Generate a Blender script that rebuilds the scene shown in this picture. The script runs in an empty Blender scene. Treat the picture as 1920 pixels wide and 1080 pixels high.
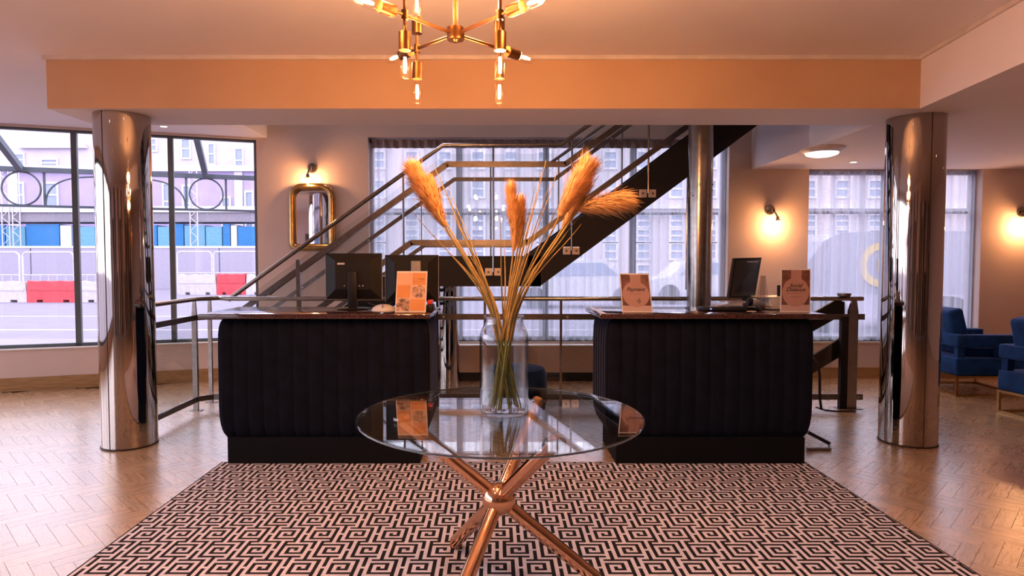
import bpy, bmesh, math, random
from mathutils import Vector, Matrix
random.seed(7)
sc = bpy.context.scene
COL = sc.collection
# ------------------------------------------------------------------ camera
F, CX, CY, H = 1195.0, 929.0, 540.0, 1.4
TH = math.atan(50.0 / F)
cd = bpy.data.cameras.new('camera'); cam = bpy.data.objects.new('camera', cd); COL.objects.link(cam)
cd.sensor_width = 36.0; cd.lens = F / 1920.0 * 36.0; cd.shift_x = (960 - CX) / 1920.0
cd.clip_start = 0.05; cd.clip_end = 300
cam.location = (0, 0, H); cam.rotation_euler = (math.pi / 2 - TH, 0, 0)
sc.camera = cam
# ------------------------------------------------------------------ sky, view
W = bpy.data.worlds.new('world'); sc.world = W; W.use_nodes = True
bg = W.node_tree.nodes['Background']
bg.inputs[0].default_value = (0.85, 0.82, 0.98, 1); bg.inputs[1].default_value = 3.7
sc.view_settings.view_transform = 'Standard'; sc.view_settings.look = 'None'
sc.view_settings.gamma = 1.0; sc.view_settings.use_curve_mapping = False
sc.view_settings.exposure = 0.36
cy = sc.cycles
cy.use_denoising = True; cy.max_bounces = 10; cy.diffuse_bounces = 5; cy.glossy_bounces = 5
cy.transmission_bounces = 6; cy.transparent_max_bounces = 32; cy.sample_clamp_indirect = 6.0
cy.caustics_reflective = False; cy.caustics_refractive = False
DLE = 52.0     # watts of each fill downlight added to the hall ceiling

# ------------------------------------------------------------------ helpers
def ray(x, y):
    dx = (x - CX) / F; dy = (CY - y) / F
    return Vector((dx, math.cos(TH) + dy * math.sin(TH), -math.sin(TH) + dy * math.cos(TH)))
def PY(x, y, Y):
    r = ray(x, y); t = Y / r.y; return Vector((r.x * t, Y, H + r.z * t))
def PZ(x, y, z):
    r = ray(x, y); t = (z - H) / r.z; return Vector((r.x * t, r.y * t, z))

MATS = {}
def M(name, col, rough=.5, metal=0., col2=None, scale=8., bump=0., spec=.5, sheen=0., emit=None, estr=0., coat=0., stretch=None, rnd=0.):
    m = bpy.data.materials.new(name); m.use_nodes = True; nt = m.node_tree; N = nt.nodes; L = nt.links
    b = N['Principled BSDF']
    if col2 is None: col2 = tuple(c * .86 for c in col)
    tc = N.new('ShaderNodeTexCoord'); mp = N.new('ShaderNodeMapping'); L.new(tc.outputs['Object'], mp.inputs[0])
    if stretch: mp.inputs['Scale'].default_value = stretch
    nz = N.new('ShaderNodeTexNoise'); nz.inputs['Scale'].default_value = scale; nz.inputs['Detail'].default_value = 5
    L.new(mp.outputs[0], nz.inputs['Vector'])
    rp = N.new('ShaderNodeValToRGB'); rp.color_ramp.elements[0].position = .35; rp.color_ramp.elements[1].position = .65
    rp.color_ramp.elements[0].color = (*col2, 1); rp.color_ramp.elements[1].color = (*col, 1)
    L.new(nz.outputs[0], rp.inputs[0])
    out = rp.outputs[0]
    if rnd:
        oi = N.new('ShaderNodeObjectInfo'); ge = N.new('ShaderNodeNewGeometry')
        ad = N.new('ShaderNodeMath'); ad.operation = 'ADD'; L.new(oi.outputs['Random'], ad.inputs[0]); L.new(ge.outputs['Random Per Island'], ad.inputs[1])
        fr = N.new('ShaderNodeMath'); fr.operation = 'FRACT'; L.new(ad.outputs[0], fr.inputs[0])
        mr = N.new('ShaderNodeMapRange'); mr.inputs['To Min'].default_value = 1 - rnd; mr.inputs['To Max'].default_value = 1 + rnd
        L.new(fr.outputs[0], mr.inputs[0])
        hs = N.new('ShaderNodeHueSaturation'); L.new(mr.outputs[0], hs.inputs['Value']); L.new(out, hs.inputs['Color'])
        out = hs.outputs[0]
    L.new(out, b.inputs['Base Color'])
    b.inputs['Roughness'].default_value = rough; b.inputs['Metallic'].default_value = metal
    b.inputs['Specular IOR Level'].default_value = spec
    if sheen:
        b.inputs['Sheen Weight'].default_value = sheen; b.inputs['Sheen Roughness'].default_value = .35
        b.inputs['Sheen Tint'].default_value = (.35, .45, .9, 1)
    if coat: b.inputs['Coat Weight'].default_value = coat; b.inputs['Coat Roughness'].default_value = .08
    if emit: b.inputs['Emission Color'].default_value = (*emit, 1); b.inputs['Emission Strength'].default_value = estr
    if bump:
        bp = N.new('ShaderNodeBump'); bp.inputs['Strength'].default_value = bump; bp.inputs['Distance'].default_value = .01
        L.new(nz.outputs[0], bp.inputs['Height']); L.new(bp.outputs[0], b.inputs['Normal'])
    MATS[name] = m; return m
def thin_glass(name, tint=(.97, .98, .99), base=.04, power=5.0, amt=.95, rough=0.0):
    m = bpy.data.materials.new(name); m.use_nodes = True; nt = m.node_tree; N = nt.nodes; L = nt.links
    N.remove(N['Principled BSDF']); o = N['Material Output']
    lw = N.new('ShaderNodeLayerWeight'); lw.inputs[0].default_value = .5
    p = N.new('ShaderNodeMath'); p.operation = 'POWER'; L.new(lw.outputs['Facing'], p.inputs[0]); p.inputs[1].default_value = power
    q = N.new('ShaderNodeMath'); q.operation = 'MULTIPLY_ADD'; L.new(p.outputs[0], q.inputs[0]); q.inputs[1].default_value = amt; q.inputs[2].default_value = base
    t = N.new('ShaderNodeBsdfTransparent'); t.inputs[0].default_value = (*tint, 1)
    g = N.new('ShaderNodeBsdfGlossy'); g.inputs['Roughness'].default_value = rough
    mx = N.new('ShaderNodeMixShader'); L.new(q.outputs[0], mx.inputs[0]); L.new(t.outputs[0], mx.inputs[1]); L.new(g.outputs[0], mx.inputs[2])
    L.new(mx.outputs[0], o.inputs[0]); MATS[name] = m; return m
def sheer(name, col, alpha):
    m = bpy.data.materials.new(name); m.use_nodes = True; nt = m.node_tree; N = nt.nodes; L = nt.links
    N.remove(N['Principled BSDF']); o = N['Material Output']
    tc = N.new('ShaderNodeTexCoord'); mp = N.new('ShaderNodeMapping'); mp.inputs['Scale'].default_value = (26, 1, .15)
    L.new(tc.outputs['Object'], mp.inputs[0])
    nz = N.new('ShaderNodeTexNoise'); nz.inputs['Scale'].default_value = 1.0; nz.inputs['Detail'].default_value = 4; L.new(mp.outputs[0], nz.inputs['Vector'])
    mq = N.new('ShaderNodeMapping'); mq.inputs['Scale'].default_value = (7, 1, .05); L.new(tc.outputs['Object'], mq.inputs[0])
    n2 = N.new('ShaderNodeTexNoise'); n2.inputs['Scale'].default_value = 1.0; n2.inputs['Detail'].default_value = 2; L.new(mq.outputs[0], n2.inputs['Vector'])
    av = N.new('ShaderNodeMath'); av.operation = 'ADD'; L.new(nz.outputs[0], av.inputs[0]); L.new(n2.outputs[0], av.inputs[1])
    mr = N.new('ShaderNodeMapRange'); mr.inputs['From Min'].default_value = .72; mr.inputs['From Max'].default_value = 1.28
    mr.inputs['To Min'].default_value = alpha - .28; mr.inputs['To Max'].default_value = alpha + .30; L.new(av.outputs[0], mr.inputs[0])
    t = N.new('ShaderNodeBsdfTransparent')
    tr = N.new('ShaderNodeBsdfTranslucent'); tr.inputs[0].default_value = (*col, 1)
    df = N.new('ShaderNodeBsdfDiffuse'); df.inputs[0].default_value = (*col, 1)
    m1 = N.new('ShaderNodeMixShader'); m1.inputs[0].default_value = .35; L.new(tr.outputs[0], m1.inputs[1]); L.new(df.outputs[0], m1.inputs[2])
    m2 = N.new('ShaderNodeMixShader'); L.new(mr.outputs[0], m2.inputs[0]); L.new(t.outputs[0], m2.inputs[1]); L.new(m1.outputs[0], m2.inputs[2])
    L.new(m2.outputs[0], o.inputs[0]); MATS[name] = m; return m

ORG = {}
class MB:
    def __init__(s): s.v = []; s.f = []; s.mi = []
    def add(s, vs, fs, mi=0):
        o = len(s.v); s.v += [Vector(v) for v in vs]; s.f += [tuple(i + o for i in f) for f in fs]; s.mi += [mi] * len(fs); return s
    def box(s, a, b, mi=0):
        x0, x1 = sorted((a[0], b[0])); y0, y1 = sorted((a[1], b[1])); z0, z1 = sorted((a[2], b[2]))
        return s.add([(x0,y0,z0),(x1,y0,z0),(x1,y1,z0),(x0,y1,z0),(x0,y0,z1),(x1,y0,z1),(x1,y1,z1),(x0,y1,z1)],
                     [(0,3,2,1),(4,5,6,7),(0,1,5,4),(1,2,6,5),(2,3,7,6),(3,0,4,7)], mi)
    def rbox(s, a, b, r=.02, n=4, mi=0):
        # box with all edges rounded
        bm = bmesh.new(); bmesh.ops.create_cube(bm, size=1)
        c = [(a[i] + b[i]) / 2 for i in range(3)]; d = [abs(b[i] - a[i]) for i in range(3)]
        for v in bm.verts: v.co = Vector((c[0] + v.co.x * d[0], c[1] + v.co.y * d[1], c[2] + v.co.z * d[2]))
        bmesh.ops.bevel(bm, geom=list(bm.edges), offset=min(r, min(d) * .49), segments=n, profile=.5, affect='EDGES')
        bm.verts.index_update(); s.add([v.co.copy() for v in bm.verts], [tuple(v.index for v in f.verts) for f in bm.faces], mi); bm.free(); return s
    def bar(s, p, q, w, h, up=(0, 0, 1), mi=0):
        # rectangular bar from p to q; w across (horizontal), h along up
        p = Vector(p); q = Vector(q); d = (q - p).normalized(); u = Vector(up); sd = d.cross(u)
        if sd.length < 1e-6: sd = Vector((1, 0, 0))
        sd.normalize(); u = sd.cross(d).normalized(); a = sd * w / 2; b = u * h / 2
        vs = [p - a - b, p + a - b, p + a + b, p - a + b, q - a - b, q + a - b, q + a + b, q - a + b]
        return s.add(vs, [(0,1,2,3),(7,6,5,4),(0,4,5,1),(1,5,6,2),(2,6,7,3),(3,7,4,0)], mi)
    def tube(s, path, r, n=12, caps=True, mi=0):
        P = [Vector(p) for p in path]; rs = r if isinstance(r, (list, tuple)) else [r] * len(P)
        up = Vector((0, 0, 1)); rings = []
        t0 = (P[1] - P[0]).normalized(); a = up if abs(t0.z) < .9 else Vector((0, 1, 0))
        nrm = t0.cross(a).normalized()
        for i, p in enumerate(P):
            if i == 0: t = (P[1] - P[0])
            elif i == len(P) - 1: t = P[i] - P[i - 1]
            else: t = (P[i + 1] - P[i]).normalized() + (P[i] - P[i - 1]).normalized()
            t.normalize(); nrm = (nrm - t * nrm.dot(t)).normalized(); bn = t.cross(nrm)
            rings.append([p + (nrm * math.cos(2 * math.pi * k / n) + bn * math.sin(2 * math.pi * k / n)) * rs[i] for k in range(n)])
        vs = [v for rg in rings for v in rg]; fs = []
        for i in range(len(P) - 1):
            for k in range(n): fs.append((i*n+k, i*n+(k+1)%n, (i+1)*n+(k+1)%n, (i+1)*n+k))
        if caps: fs.append(tuple(reversed(range(n)))); fs.append(tuple((len(P)-1)*n + k for k in range(n)))
        return s.add(vs, fs, mi)
    def lathe(s, prof, c=(0, 0, 0), n=32, axis=None, mi=0, caps=True):
        # prof: list of (r, h) along axis
        ax = Vector(axis or (0, 0, 1)).normalized(); e1 = ax.orthogonal().normalized(); e2 = ax.cross(e1); c = Vector(c)
        vs = []; fs = []
        for r, h in prof:
            for k in range(n):
                a = 2 * math.pi * k / n; vs.append(c + ax * h + (e1 * math.cos(a) + e2 * math.sin(a)) * max(r, 1e-5))
        for i in range(len(prof) - 1):
            for k in range(n): fs.append((i*n+k, i*n+(k+1)%n, (i+1)*n+(k+1)%n, (i+1)*n+k))
        if caps: fs.append(tuple(reversed(range(n)))); fs.append(tuple((len(prof)-1)*n + k for k in range(n)))
        return s.add(vs, fs, mi)
    def prism(s, poly, d, mi=0):
        # poly: 3D points (planar), extruded by vector d
        d = Vector(d); P = [Vector(p) for p in poly]; n = len(P)
        return s.add(P + [p + d for p in P], [tuple(range(n)), tuple(reversed(range(n, 2*n)))] + [(i, i+n, (i+1)%n+n, (i+1)%n) for i in range(n)], mi)
    def xf(s, mat):
        s.v = [mat @ v for v in s.v]; return s
    def build(s, name, mat, parent=None, smooth=False, local=False, world_origin=False, label=None):
        me = bpy.data.meshes.new(name); o = bpy.data.objects.new(name, me)
        off = Vector((0, 0, 0))
        if parent is not None:
            if not local: off = ORG.get(parent.name, Vector((0, 0, 0)))
            o.parent = parent; ORG[o.name] = off
        elif not world_origin and s.v:
            xs = [v.x for v in s.v]; ys = [v.y for v in s.v]; zs = [v.z for v in s.v]
            off = Vector(((min(xs)+max(xs))/2, (min(ys)+max(ys))/2, min(zs))); o.location = off; ORG[o.name] = off
        me.from_pydata([v - off for v in s.v], [], s.f)
        for m in (mat if isinstance(mat, (list, tuple)) else [mat]): me.materials.append(MATS[m] if isinstance(m, str) else m)
        if any(s.mi): me.polygons.foreach_set('material_index', s.mi)
        bm = bmesh.new(); bm.from_mesh(me); bmesh.ops.recalc_face_normals(bm, faces=bm.faces); bm.to_mesh(me); bm.free()
        if smooth:
            me.polygons.foreach_set('use_smooth', [True] * len(me.polygons))
            try: me.set_sharp_from_angle(angle=math.radians(38))
            except Exception: pass
        me.update(); COL.objects.link(o)
        if label: o['label'] = label
        return o
def tag(o, label, cat, group=None):
    o['label'] = label; o['category'] = cat
    if group: o['group'] = group
    return o
def thing(name, label, cat, loc=(0, 0, 0), rz=0., group=None):
    o = bpy.data.objects.new(name, None); COL.objects.link(o); o.location = loc; o.rotation_euler = (0, 0, rz)
    o.empty_display_size = .1; ORG[o.name] = Vector(loc); return tag(o, label, cat, group)
def struct(o): o['kind'] = 'structure'; return o
def copy_tree(o, parent=None):
    c = o.copy(); COL.objects.link(c); c.parent = parent; ORG[c.name] = ORG.get(o.name, Vector((0,0,0)))
    for ch in list(o.children): copy_tree(ch, c)
    return c
def text_mesh(body, size, shear=0., align='CENTER', bold=0.):
    cu = bpy.data.curves.new('txt', 'FONT'); cu.body = body; cu.size = size; cu.shear = shear; cu.align_x = align; cu.align_y = 'CENTER'
    cu.offset = bold; cu.space_line = .75
    ob = bpy.data.objects.new('txt', cu); COL.objects.link(ob)
    dg = bpy.context.evaluated_depsgraph_get(); me = bpy.data.meshes.new_from_object(ob.evaluated_get(dg))
    vs = [v.co.copy() for v in me.vertices]; fs = [tuple(p.vertices) for p in me.polygons]
    bpy.data.objects.remove(ob); bpy.data.curves.remove(cu); bpy.data.meshes.remove(me)
    return vs, fs
def lamp(name, loc, energy, col, size=.03, kind='POINT', parent=None, **kw):
    l = bpy.data.lights.new(name, kind); l.energy = energy; l.color = col
    if kind in ('POINT', 'SPOT'): l.shadow_soft_size = size
    o = bpy.data.objects.new(name, l); COL.objects.link(o)
    if parent is not None: o.parent = parent; loc = Vector(loc) - ORG.get(parent.name, Vector((0,0,0)))
    o.location = loc
    for k, v in kw.items(): setattr(l, k, v)
    return o
def portal(cx_, cy_, cz_, sx, sy, rot):
    l = bpy.data.lights.new('daylight_portal', 'AREA'); l.shape = 'RECTANGLE'; l.size = sx; l.size_y = sy; l.cycles.is_portal = True
    o = bpy.data.objects.new('daylight_portal', l); COL.objects.link(o); o.location = (cx_, cy_, cz_); o.rotation_euler = rot

# ------------------------------------------------------------------ materials
M('wall_paint', (.66, .52, .46), .7, col2=(.63, .49, .43), scale=3, bump=.02)
M('ceiling_paint', (.86, .80, .79), .75, col2=(.84, .78, .77), scale=2)
M('beam_paint', (.62, .40, .24), .7, scale=2, col2=(.59, .375, .22))
M('trim_paint', (.74, .66, .60), .5)
M('oak_skirting', (.42, .24, .10), .35, col2=(.30, .16, .06), scale=6, stretch=(1, 1, 12))
M('plank', (.50, .29, .14), .24, col2=(.36, .19, .085), scale=9, rnd=.28, stretch=(2, 14, 2), coat=.25)
M('subfloor', (.22, .13, .07), .5)
M('rug_light', (.66, .555, .565), .95, scale=60, bump=.3, spec=.1)
M('rug_dark', (.020, .014, .014), .95, scale=60, bump=.3, spec=.1)
M('chrome', (.58, .54, .51), .05, 1., col2=(.52, .48, .45), scale=2)
M('steel', (.36, .33, .31), .22, 1., col2=(.30, .27, .25), scale=20)
M('steel_flat', (.21, .185, .175), .32, 1., col2=(.17, .15, .14), scale=20)
M('column_chrome', (.50, .44, .40), .045, 1., col2=(.43, .375, .34), scale=1.1, bump=.35, stretch=(3.2, 3.2, .3))
M('walnut', (.10, .045, .022), .4, col2=(.06, .026, .012), scale=5, stretch=(8, 8, 1))
M('bracket', (.72, .60, .52), .35, .6)
M('bolt', (.20, .17, .16), .35, .9)
M('seam', (.05, .035, .03), .5, .6)
M('brass', (.17, .075, .027), .38, 1., col2=(.14, .06, .021), scale=15)
M('antique_metal', (.36, .30, .24), .25, 1.)
M('gold_frame', (.46, .28, .115), .28, 1., col2=(.36, .21, .08), scale=10)
M('copper_leg', (.86, .52, .33), .10, 1., col2=(.78, .45, .27), scale=4)
M('mirror', (.88, .88, .90), .02, 1., col2=(.87, .87, .89))
M('velvet_dark', (.006, .007, .013), .85, col2=(.004, .0045, .008), scale=14, sheen=.22, spec=.06)
M('plinth_black', (.004, .004, .005), .7, spec=.12)
M('velvet_blue', (.006, .056, .22), .8, col2=(.004, .034, .14), scale=10, sheen=.5, spec=.2)
M('granite', (.075, .028, .024), .07, col2=(.018, .009, .008), scale=140, coat=.5)
M('black_plastic', (.008, .007, .007), .48, spec=.3)
M('black_gloss', (.015, .013, .013), .2)
M('screen_edge', (.45, .45, .48), .3)
M('grey_plastic', (.28, .26, .26), .45)
M('white_plastic', (.72, .66, .62), .4)
M('silver_plastic', (.50, .48, .48), .3, .5)
M('black_steel', (.012, .010, .011), .55, spec=.3)
M('red_plastic', (.75, .05, .03), .35)
M('blue_led', (.05, .05, .6), .4, emit=(.2, .25, 1), estr=2)
M('cable', (.010, .010, .011), .5)
M('acrylic_white', (.80, .74, .70), .25)
M('print_orange', (.72, .28, .08), .55)
M('print_peach', (.76, .42, .25), .55, col2=(.70, .37, .21))
M('print_photo', (.70, .42, .28), .55, col2=(.12, .05, .03), scale=38)
M('print_brown', (.22, .09, .065), .55, col2=(.08, .032, .025), scale=16)
M('print_pink', (.40, .225, .19), .55, col2=(.37, .205, .17))
M('print_pale', (.52, .36, .32), .55)
M('ink', (.018, .012, .012), .6)
M('stem_olive', (.22, .18, .06), .55, col2=(.14, .12, .04), scale=30, rnd=.3)
M('velvet_navy', (.005, .018, .05), .85, col2=(.004, .012, .034), scale=10, sheen=.15, spec=.1)
M('stem_dry', (.46, .31, .11), .55, col2=(.28, .20, .065), scale=30, rnd=.3)
M('stem_green', (.20, .22, .05), .5, col2=(.13, .15, .03), scale=30)
M('plume', (.80, .50, .24), .8, col2=(.60, .32, .12), scale=30, rnd=.25, spec=.1)
M('frame_grey', (.10, .12, .13), .45, col2=(.08, .10, .11))
M('frame_pale', (.50, .52, .58), .4)
M('radiator', (.50, .38, .34), .5, col2=(.40, .29, .26), scale=90, stretch=(1, 1, 1))
M('header_tape', (.34, .30, .34), .9, col2=(.20, .17, .20), scale=60, stretch=(3, 1, .2))
M('lamp_white', (.85, .82, .82), .4, emit=(1, .93, .95), estr=2.2)
M('lamp_rim', (.78, .66, .62), .4)
M('filament', (1, .8, .5), .5, emit=(1, .62, .28), estr=30)
M('downlight_glow', (1, .95, .9), .5, emit=(1, .9, .85), estr=8)
# outdoors
M('road', (0.195, 0.176, 0.234), .85, col2=(0.172, 0.156, 0.211), scale=2)
M('pavement', (0.234, 0.215, 0.273), .8, col2=(0.211, 0.195, 0.25), scale=4)
M('road_line', (0.351, 0.328, 0.374), .7)
M('facade_lilac', (0.406, 0.328, 0.53), .8, col2=(0.367, 0.3, 0.491), scale=1.5)
M('facade_white', (0.499, 0.452, 0.484), .8, col2=(0.452, 0.413, 0.445), scale=1.2)
M('facade_stone', (0.484, 0.429, 0.452), .8, col2=(0.499, 0.445, 0.468), scale=2)
M('ext_trim', (0.624, 0.601, 0.655), .7)
M('ext_dark', (0.234, 0.211, 0.257), .7)
M('ext_pane', (.25, .30, .42), .12)
M('hoard_grey', (0.328, 0.296, 0.382), .7, col2=(0.3, 0.273, 0.351))
M('hoard_blue', (0.0156, 0.172, 0.429), .6, col2=(0.0156, 0.14, 0.367))
M('hoard_cyan', (0.125, 0.328, 0.468), .6)
M('barrier_red', (0.585, 0.0546, 0.0702), .5, col2=(0.515, 0.039, 0.0546))
M('barrier_white', (0.515, 0.476, 0.515), .5)
M('fence_white', (0.577, 0.546, 0.624), .5)
M('iron', (.10, .14, .19), .55, col2=(.08, .11, .15))
M('van_grey', (0.257, 0.257, 0.328), .5)
M('sign_yellow', (0.663, 0.468, 0.0936), .5)
M('car_white', (0.562, 0.562, 0.593), .25)
M('tyre', (.03, .03, .03), .8)
thin_glass('glass', (.985, .99, .995))
thin_glass('glass_balustrade', (.93, .95, .95), base=.05)
thin_glass('glass_table', (.90, .92, .93), base=.05, power=4.0, amt=.95)
thin_glass('glass_vase', (.95, .96, .975), base=.025, power=1.8, amt=.7)
thin_glass('glass_bulb', (.99, .97, .93), base=.0, power=3.0, amt=.22)
thin_glass('acrylic', (.9, .88, .88), base=.08, power=2.5, amt=.6)
M('glass_rim', (.10, .14, .17), .08, coat=.6)
sheer('sheer', (.62, .66, .76), .58)
# ================================================================== the setting
ZC, ZS = 2.86, 2.49            # main ceiling, lowered soffit
YB = 7.6                       # back wall
A0 = Vector((-2.83, YB, 0)); aw = math.atan(.33)
WD = Vector((-math.cos(aw), -math.sin(aw), 0)); WN = Vector((-math.sin(aw), math.cos(aw), 0)); WL_ = 4.4
def WP(u, off, z): p = A0 + WD * u + WN * off; return Vector((p.x, p.y, z))
def WPX(x, y, off=0.):
    r = ray(x, y); o = Vector((0, 0, H)); t = ((A0 + WN * off) - o).dot(WN) / r.dot(WN); p = o + r * t
    return (p - A0).dot(WD), p.z
def wbox(mb, u0, u1, o0, o1, z0, z1, mi=0):
    return mb.prism([WP(u0, o0, z0), WP(u1, o0, z0), WP(u1, o1, z0), WP(u0, o1, z0)], (0, 0, z1 - z0), mi)
CORN = WP(WL_, 0, 0)
W1 = (PY(691, 400, YB).x, PY(1366, 400, YB).x); W2 = (PY(1516, 400, YB).x, PY(1841, 400, YB).x)
SILL = .443
# --- parquet floor
def plank_material():
    m = bpy.data.materials.new('parquet'); m.use_nodes = True; N = m.node_tree.nodes; L = m.node_tree.links; b = N['Principled BSDF']
    uv = N.new('ShaderNodeUVMap'); oi = N.new('ShaderNodeObjectInfo'); ge = N.new('ShaderNodeNewGeometry')
    ad = N.new('ShaderNodeMath'); ad.operation = 'ADD'; L.new(oi.outputs['Random'], ad.inputs[0]); L.new(ge.outputs['Random Per Island'], ad.inputs[1])
    fr = N.new('ShaderNodeMath'); fr.operation = 'FRACT'; L.new(ad.outputs[0], fr.inputs[0])
    mp = N.new('ShaderNodeMapping'); mp.inputs['Scale'].default_value = (7, 60, 1); L.new(uv.outputs[0], mp.inputs[0])
    cb = N.new('ShaderNodeCombineXYZ'); ml = N.new('ShaderNodeMath'); ml.operation = 'MULTIPLY'; ml.inputs[1].default_value = 91.; L.new(fr.outputs[0], ml.inputs[0])
    L.new(ml.outputs[0], cb.inputs[0]); L.new(ml.outputs[0], cb.inputs[1]); L.new(cb.outputs[0], mp.inputs['Location'])
    nz = N.new('ShaderNodeTexNoise'); nz.inputs['Scale'].default_value = 1.; nz.inputs['Detail'].default_value = 6; nz.inputs['Distortion'].default_value = .6
    L.new(mp.outputs[0], nz.inputs['Vector'])
    rp = N.new('ShaderNodeValToRGB'); e = rp.color_ramp.elements; e[0].position = .3; e[0].color = (.40, .235, .125, 1); e[1].position = .75; e[1].color = (.56, .36, .205, 1)
    L.new(nz.outputs[0], rp.inputs[0])
    mr = N.new('ShaderNodeMapRange'); mr.inputs['To Min'].default_value = .84; mr.inputs['To Max'].default_value = 1.14; L.new(fr.outputs[0], mr.inputs[0])
    hs = N.new('ShaderNodeHueSaturation'); L.new(mr.outputs[0], hs.inputs['Value']); L.new(rp.outputs[0], hs.inputs['Color'])
    L.new(hs.outputs[0], b.inputs['Base Color'])
    rr = N.new('ShaderNodeMapRange'); rr.inputs['To Min'].default_value = .22; rr.inputs['To Max'].default_value = .34; L.new(nz.outputs[0], rr.inputs[0]); L.new(rr.outputs[0], b.inputs['Roughness'])
    b.inputs['Specular IOR Level'].default_value = .7; b.inputs['Coat Weight'].default_value = .9; b.inputs['Coat Roughness'].default_value = .26; b.inputs['Coat IOR'].default_value = 1.6
    MATS['parquet'] = m
plank_material()
floor = struct(MB().box((-7.2, -3.6, -.12), (8.6, 7.9, -.012)).build('floor', 'subfloor', world_origin=True))
PLn, PLw = 4, .076; PLl = PLn * PLw; TOP = 0.0
def plank_mesh(name):
    me = bpy.data.meshes.new(name); g = .0003
    x0, x1, y0, y1 = -PLl/2 + g, PLl/2 - g, -PLw/2 + g, PLw/2 - g
    me.from_pydata([(x0,y0,-.012),(x1,y0,-.012),(x1,y1,-.012),(x0,y1,-.012),(x0+.0005,y0+.0005,0),(x1-.0005,y0+.0005,0),(x1-.0005,y1-.0005,0),(x0+.0005,y1-.0005,0)], [],
                   [(4,5,6,7),(0,1,5,4),(1,2,6,5),(2,3,7,6),(3,0,4,7)])
    uvl = me.uv_layers.new(name='UVMap')
    for p in me.polygons:
        for li in p.loop_indices: c = me.vertices[me.loops[li].vertex_index].co; uvl.data[li].uv = (c.x, c.y)
    me.materials.append(MATS['parquet']); return me
PM = plank_mesh('plank')
RUG = (-1.90, 2.153, 1.1, 4.372)
def px_of(p):
    X, Y, Z = p.x, p.y, p.z - H; fw = Y * math.cos(TH) - Z * math.sin(TH); up = Y * math.sin(TH) + Z * math.cos(TH)
    return (CX + F * X / fw, CY - F * up / fw) if fw > .1 else (-9999, -9999)
slots = []
c45 = math.cos(math.pi/4)
R_ = 210
for gy in range(-R_, R_):
    for gx in range(-R_, R_):
        s_ = (gx - gy) % (2 * PLn)
        if s_ == 0: u, v, rz = gx + PLn/2, gy + .5, -math.pi/4
        elif s_ == 2 * PLn - 1: u, v, rz = gx + .5, gy + PLn/2, math.pi/4
        else: continue
        u *= PLw; v *= PLw
        X = (u + v) * c45 + .02; Y = (v - u) * c45 + 2.0
        if X < -7.05 or X > 8.4 or Y < -3.4 or Y > 7.55: continue
        # inside the slanted window wall
        if (Vector((X, Y, 0)) - A0).dot(WN) > -.02: continue
        if RUG[0]+.16 < X < RUG[1]-.16 and RUG[2]+.16 < Y < RUG[3]-.16: continue
        slots.append((X, Y, rz))
def vis_score(t):
    X, Y, rz = t
    if Y < 1.5: return -1
    if RUG[0]+.02 < X < RUG[1]-.02 and RUG[2] < Y < RUG[3]: return -1
    if 4.35 < Y < 5.1 and (-1.95 < X < -.45 or .7 < X < 2.2): return -1
    q = px_of(Vector((X, Y, 0)))
    if not (5 < q[0] < 1915 and 0 < q[1] < 1075): return -1
    return H / (Y * Y * Y)
slots.sort(key=vis_score, reverse=True)
for (X, Y, rz) in slots[:300]:
    o = bpy.data.objects.new('plank', PM); o.location = (X, Y, 0); o.rotation_euler = (0, 0, rz); o.parent = floor; COL.objects.link(o)
vs, fs, uvs = [], [], []
for (X, Y, rz) in slots[300:]:
    b0 = len(vs); cr, sr = math.cos(rz), math.sin(rz)
    for p in PM.vertices: vs.append((X + p.co.x*cr - p.co.y*sr, Y + p.co.x*sr + p.co.y*cr, p.co.z))
    for p in PM.polygons:
        fs.append(tuple(b0 + i for i in p.vertices)); uvs += [(PM.vertices[i].co.x, PM.vertices[i].co.y) for i in p.vertices]
me = bpy.data.meshes.new('planks'); me.from_pydata(vs, [], fs); ul = me.uv_layers.new(name='UVMap')
ul.data.foreach_set('uv', [c for q in uvs for c in q]); me.materials.append(MATS['parquet'])
rest = bpy.data.objects.new('planks', me); rest.parent = floor; rest['kind'] = 'stuff'; COL.objects.link(rest)

# --- walls
def wall_with(name, xs0, xs1, y0, y1, z1, holes):
    mb = MB(); cur = xs0
    for (a, b, zl, zh) in holes:
        mb.box((cur, y0, 0), (a, y1, z1)); mb.box((a, y0, 0), (b, y1, zl)); mb.box((a, y0, zh), (b, y1, z1)); cur = b
    mb.box((cur, y0, 0), (xs1, y1, z1)); return struct(mb.build(name, 'wall_paint', world_origin=True))
wall_with('wall_back', -2.83, 8.6, YB, YB + .25, 3.0, [(W1[0], W1[1], SILL, 2.867), (W2[0], W2[1], SILL, ZS)])
# stairwell shaft rising through the upper floor
sw = MB(); sw.box((-2.83, YB, 3.0), (3.3, YB+.25, 5.6)); sw.box((-2.97, 5.15, 3.0), (-2.70, YB, 5.6)); sw.box((-2.97, 4.95, 3.0), (3.3, 5.15, 5.6))
sw.box((3.04, 5.15, 3.0), (3.3, YB, 5.6)); sw.box((-2.97, 4.95, 5.6), (3.3, YB+.25, 5.75))
struct(sw.build('wall_stairwell', 'wall_paint', world_origin=True))
mb = MB(); wbox(mb, -.0, WL_, 0, .25, 0, SILL); wbox(mb, 0, WL_, 0, .25, 2.84, 3.0); wbox(mb, WL_-.15, WL_, 0, .25, SILL, 2.84)
struct(mb.build('wall_left', 'wall_paint', world_origin=True))
mb = MB(); LX = CORN.x
for a, b, z0, z1 in [(-3.5, CORN.y, 0, .3), (-3.5, CORN.y, 2.72, 3.0), (-3.5, -3.2, .3, 2.72), (6.0, CORN.y, .3, 2.72)]:
    mb.box((LX-.2, a, z0), (LX, b, z1))
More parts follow.
